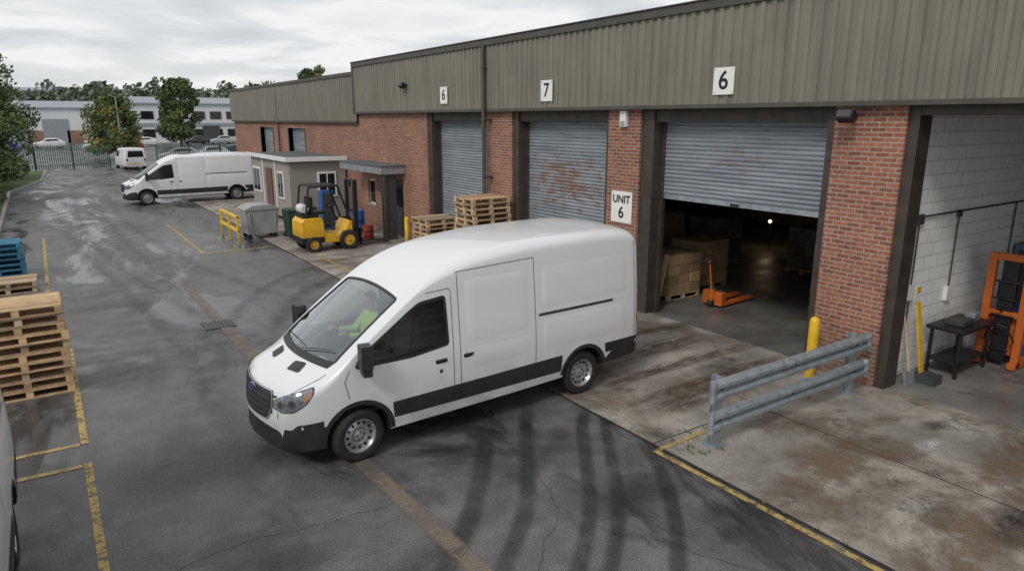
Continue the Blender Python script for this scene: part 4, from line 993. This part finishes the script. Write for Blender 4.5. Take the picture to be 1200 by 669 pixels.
def car(x,y,rot,paint,name='parked_car',van=False):
    E=empty(name,(x,y,0),rot)
    if van: top=[(.75,.55),(.7,.8),(.55,.95),(.0,1.05),(-.55,1.6),(-.8,1.78),(-1.2,1.84),(-3.2,1.84),(-3.4,1.78),(-3.45,1.5)]
    else: top=[(.8,.5),(.75,.68),(.5,.82),(-.2,.95),(-.9,1.38),(-1.3,1.46),(-2.2,1.44),(-2.9,1.2),(-3.1,1.0),(-3.3,.95),(-3.38,.7)]
    e=top[-1][0]; f0=top[0][0]
    wid=[(f0,.6),(f0-.15,.78),(f0-.6,.88),(-2.5,.9),(e+.1,.86),(e,.8)]
    bd=Body(top,wid,[(f0,.25),(e,.28)],[(f0,.2),(-1,0.05),(e,0)],[(.2,.96),(.6,1),(.95,.98),(1.4,.80 if not van else .9),(1.85,.85)],[(f0,.1),(e,.1)],[(f0,.4),(e,.4)],[f0,f0-.03,f0-.1,f0-.25,f0-.5,-.2,-.5,-.8,-1.1,-1.4,-1.8,-2.2,-2.6,-2.9,e+.2,e+.08,e])
    v,f,n=bd.mesh(); bv=BVHTree.FromPolygons([Vector(p) for p in v],f); B=MB(); B.add(v,f,paint)
    RE=((e,0,0),(0,1,0),(0,0,1),(-1,0,0))
    for sd in (1,-1):
        patch(B,[(-.35,1.0),(-.85,1.32),(-2.3,1.33),(-2.7,1.08)] if not van else [(-.25,1.1),(-.7,1.55),(-1.5,1.58),(-1.5,1.1)],(0,0,0),(1,0,0),(0,0,1),(0,sd,0),bv,.01,OPG,.2)
        patch(B,[(sd*.78,.75),(sd*.62,.75),(sd*.62,.95),(sd*.75,.95)],*RE,bv,.02,REDL,.2)
        for xx in (0,e+.75): B.lathe([(.03,.001),(.03,.18),(.05,.3),(-.15,.3)],(xx,sd*.80,.3),(0,sd,0),RUB,20)
        for xx in (0,e+.75): B.lathe([(.055,.001),(.06,.17)],(xx,sd*.80,.3),(0,sd,0),SILV,16)
    patch(B,[(-.62,1.08),(.62,1.08),(.56,1.30 if not van else 1.6),(-.56,1.30 if not van else 1.6)],*RE,bv,.012,OPG,.2)
    patch(B,[(-.68,1.0),(.68,1.0),(.58,1.34 if not van else 1.6),(-.58,1.34 if not van else 1.6)],(0,0,0),(0,1,0),(0,0,1),(1,0,0),bv,.012,OPG,.2)
    patch(B,[(-.25,.5),(.25,.5),(.25,.6),(-.25,.6)],*RE,bv,.015,YSTEEL,.2)
    B.build('body',E,smooth=40)
car(6.3,70.5,math.radians(97),WHITE2,'small_van',True)
SILC=M('silver_paint',(.4,.41,.42),.3,.4,coat=.5); BLKC=M('black_paint',(.02,.02,.025),.25,coat=.5); REDC=M('red_paint',(.3,.02,.02),.3,coat=.5)
for i,(x,yy,m) in enumerate(((10.5,78,SILC),(13.5,79,WHITE2),(16.5,82,BLKC),(20,90,WHITE2),(5.5,110,SILC),(9,112,REDC),(12.5,125,WHITE2),(21,128,BLKC),(25,128,SILC),(0,125,WHITE2))): car(x,yy,math.radians(180+(i*37)%20-10),m)
car(17.5,76,math.radians(180),WHITE2,'small_van',True)
B=MB(); B.cyl((7.4,86,0),(7.4,86,6.5),.09,GALV,.05,10); B.tube([(7.4,86,6.5),(6.6,86,6.7)],.04,GALV); B.box(6.1,6.7,85.9,86.1,6.62,6.74,GREYP); B.build('street_lamp')
B=MB(); B.cyl((-1.6,66,0),(-1.6,66,2.4),.04,GALV); B.box(-1.85,-1.35,65.93,65.97,1.8,2.4,M('sign_blue',(.03,.1,.35),.5)); B.build('traffic_sign')
# ---------------------------------------------------------------- world, sun, camera
w=bpy.data.worlds.new('World'); SC.world=w; w.use_nodes=True; nt=w.node_tree; bg=nt.nodes['Background']
sky=N(nt,'ShaderNodeTexSky',sky_type='NISHITA'); sky.sun_disc=False; sky.sun_elevation=math.radians(42); sky.sun_rotation=math.radians(245)
tc=N(nt,'ShaderNodeTexCoord'); s=N(nt,'ShaderNodeSeparateXYZ'); L(nt,tc.outputs['Generated'],s.inputs[0])
zz=math_(nt,'ADD',math_(nt,'ABSOLUTE',s.outputs[2]),.10)
c=N(nt,'ShaderNodeCombineXYZ'); L(nt,math_(nt,'DIVIDE',s.outputs[0],zz),c.inputs[0]); L(nt,math_(nt,'DIVIDE',s.outputs[1],zz),c.inputs[1])
cl=noise(nt,.8,5,.55,c.outputs[0],.3)
cc=ramp(nt,cl,[(.34,(6.9,7.2,7.6)),(.46,(8.4,8.6,8.8)),(.56,(10.5,10.5,10.5)),(.72,(9.0,9.1,9.3))])
hz=ramp(nt,s.outputs[2],[(0,1),(.10,0)])
m1=mix(nt,.92,sky.outputs[0],cc)
m2=mix(nt,math_(nt,'MULTIPLY',hz,.4),m1,(9.8,9.75,9.6))
L(nt,m2,bg.inputs[0]); bg.inputs[1].default_value=.09
sd=bpy.data.lights.new('sun','SUN'); sd.energy=1.5; sd.angle=math.radians(14); sd.color=(1,.95,.88)
so=bpy.data.objects.new('sun',sd); COL.objects.link(so)
az=math.radians(245); el=math.radians(42); d=Vector((math.sin(az)*math.cos(el),math.cos(az)*math.cos(el),math.sin(el)))
so.rotation_euler=d.to_track_quat('Z','Y').to_euler()
cam=bpy.data.cameras.new('camera'); cam.lens=24; cam.sensor_width=36; cam.clip_end=3000; cam.clip_start=.05
co=bpy.data.objects.new('camera',cam); COL.objects.link(co); co.location=(0,0,4.25); co.rotation_euler=(math.radians(76.3),0,math.radians(-34.2)); SC.camera=co
SC.view_settings.view_transform='Standard'; SC.view_settings.look='None'; SC.view_settings.exposure=0
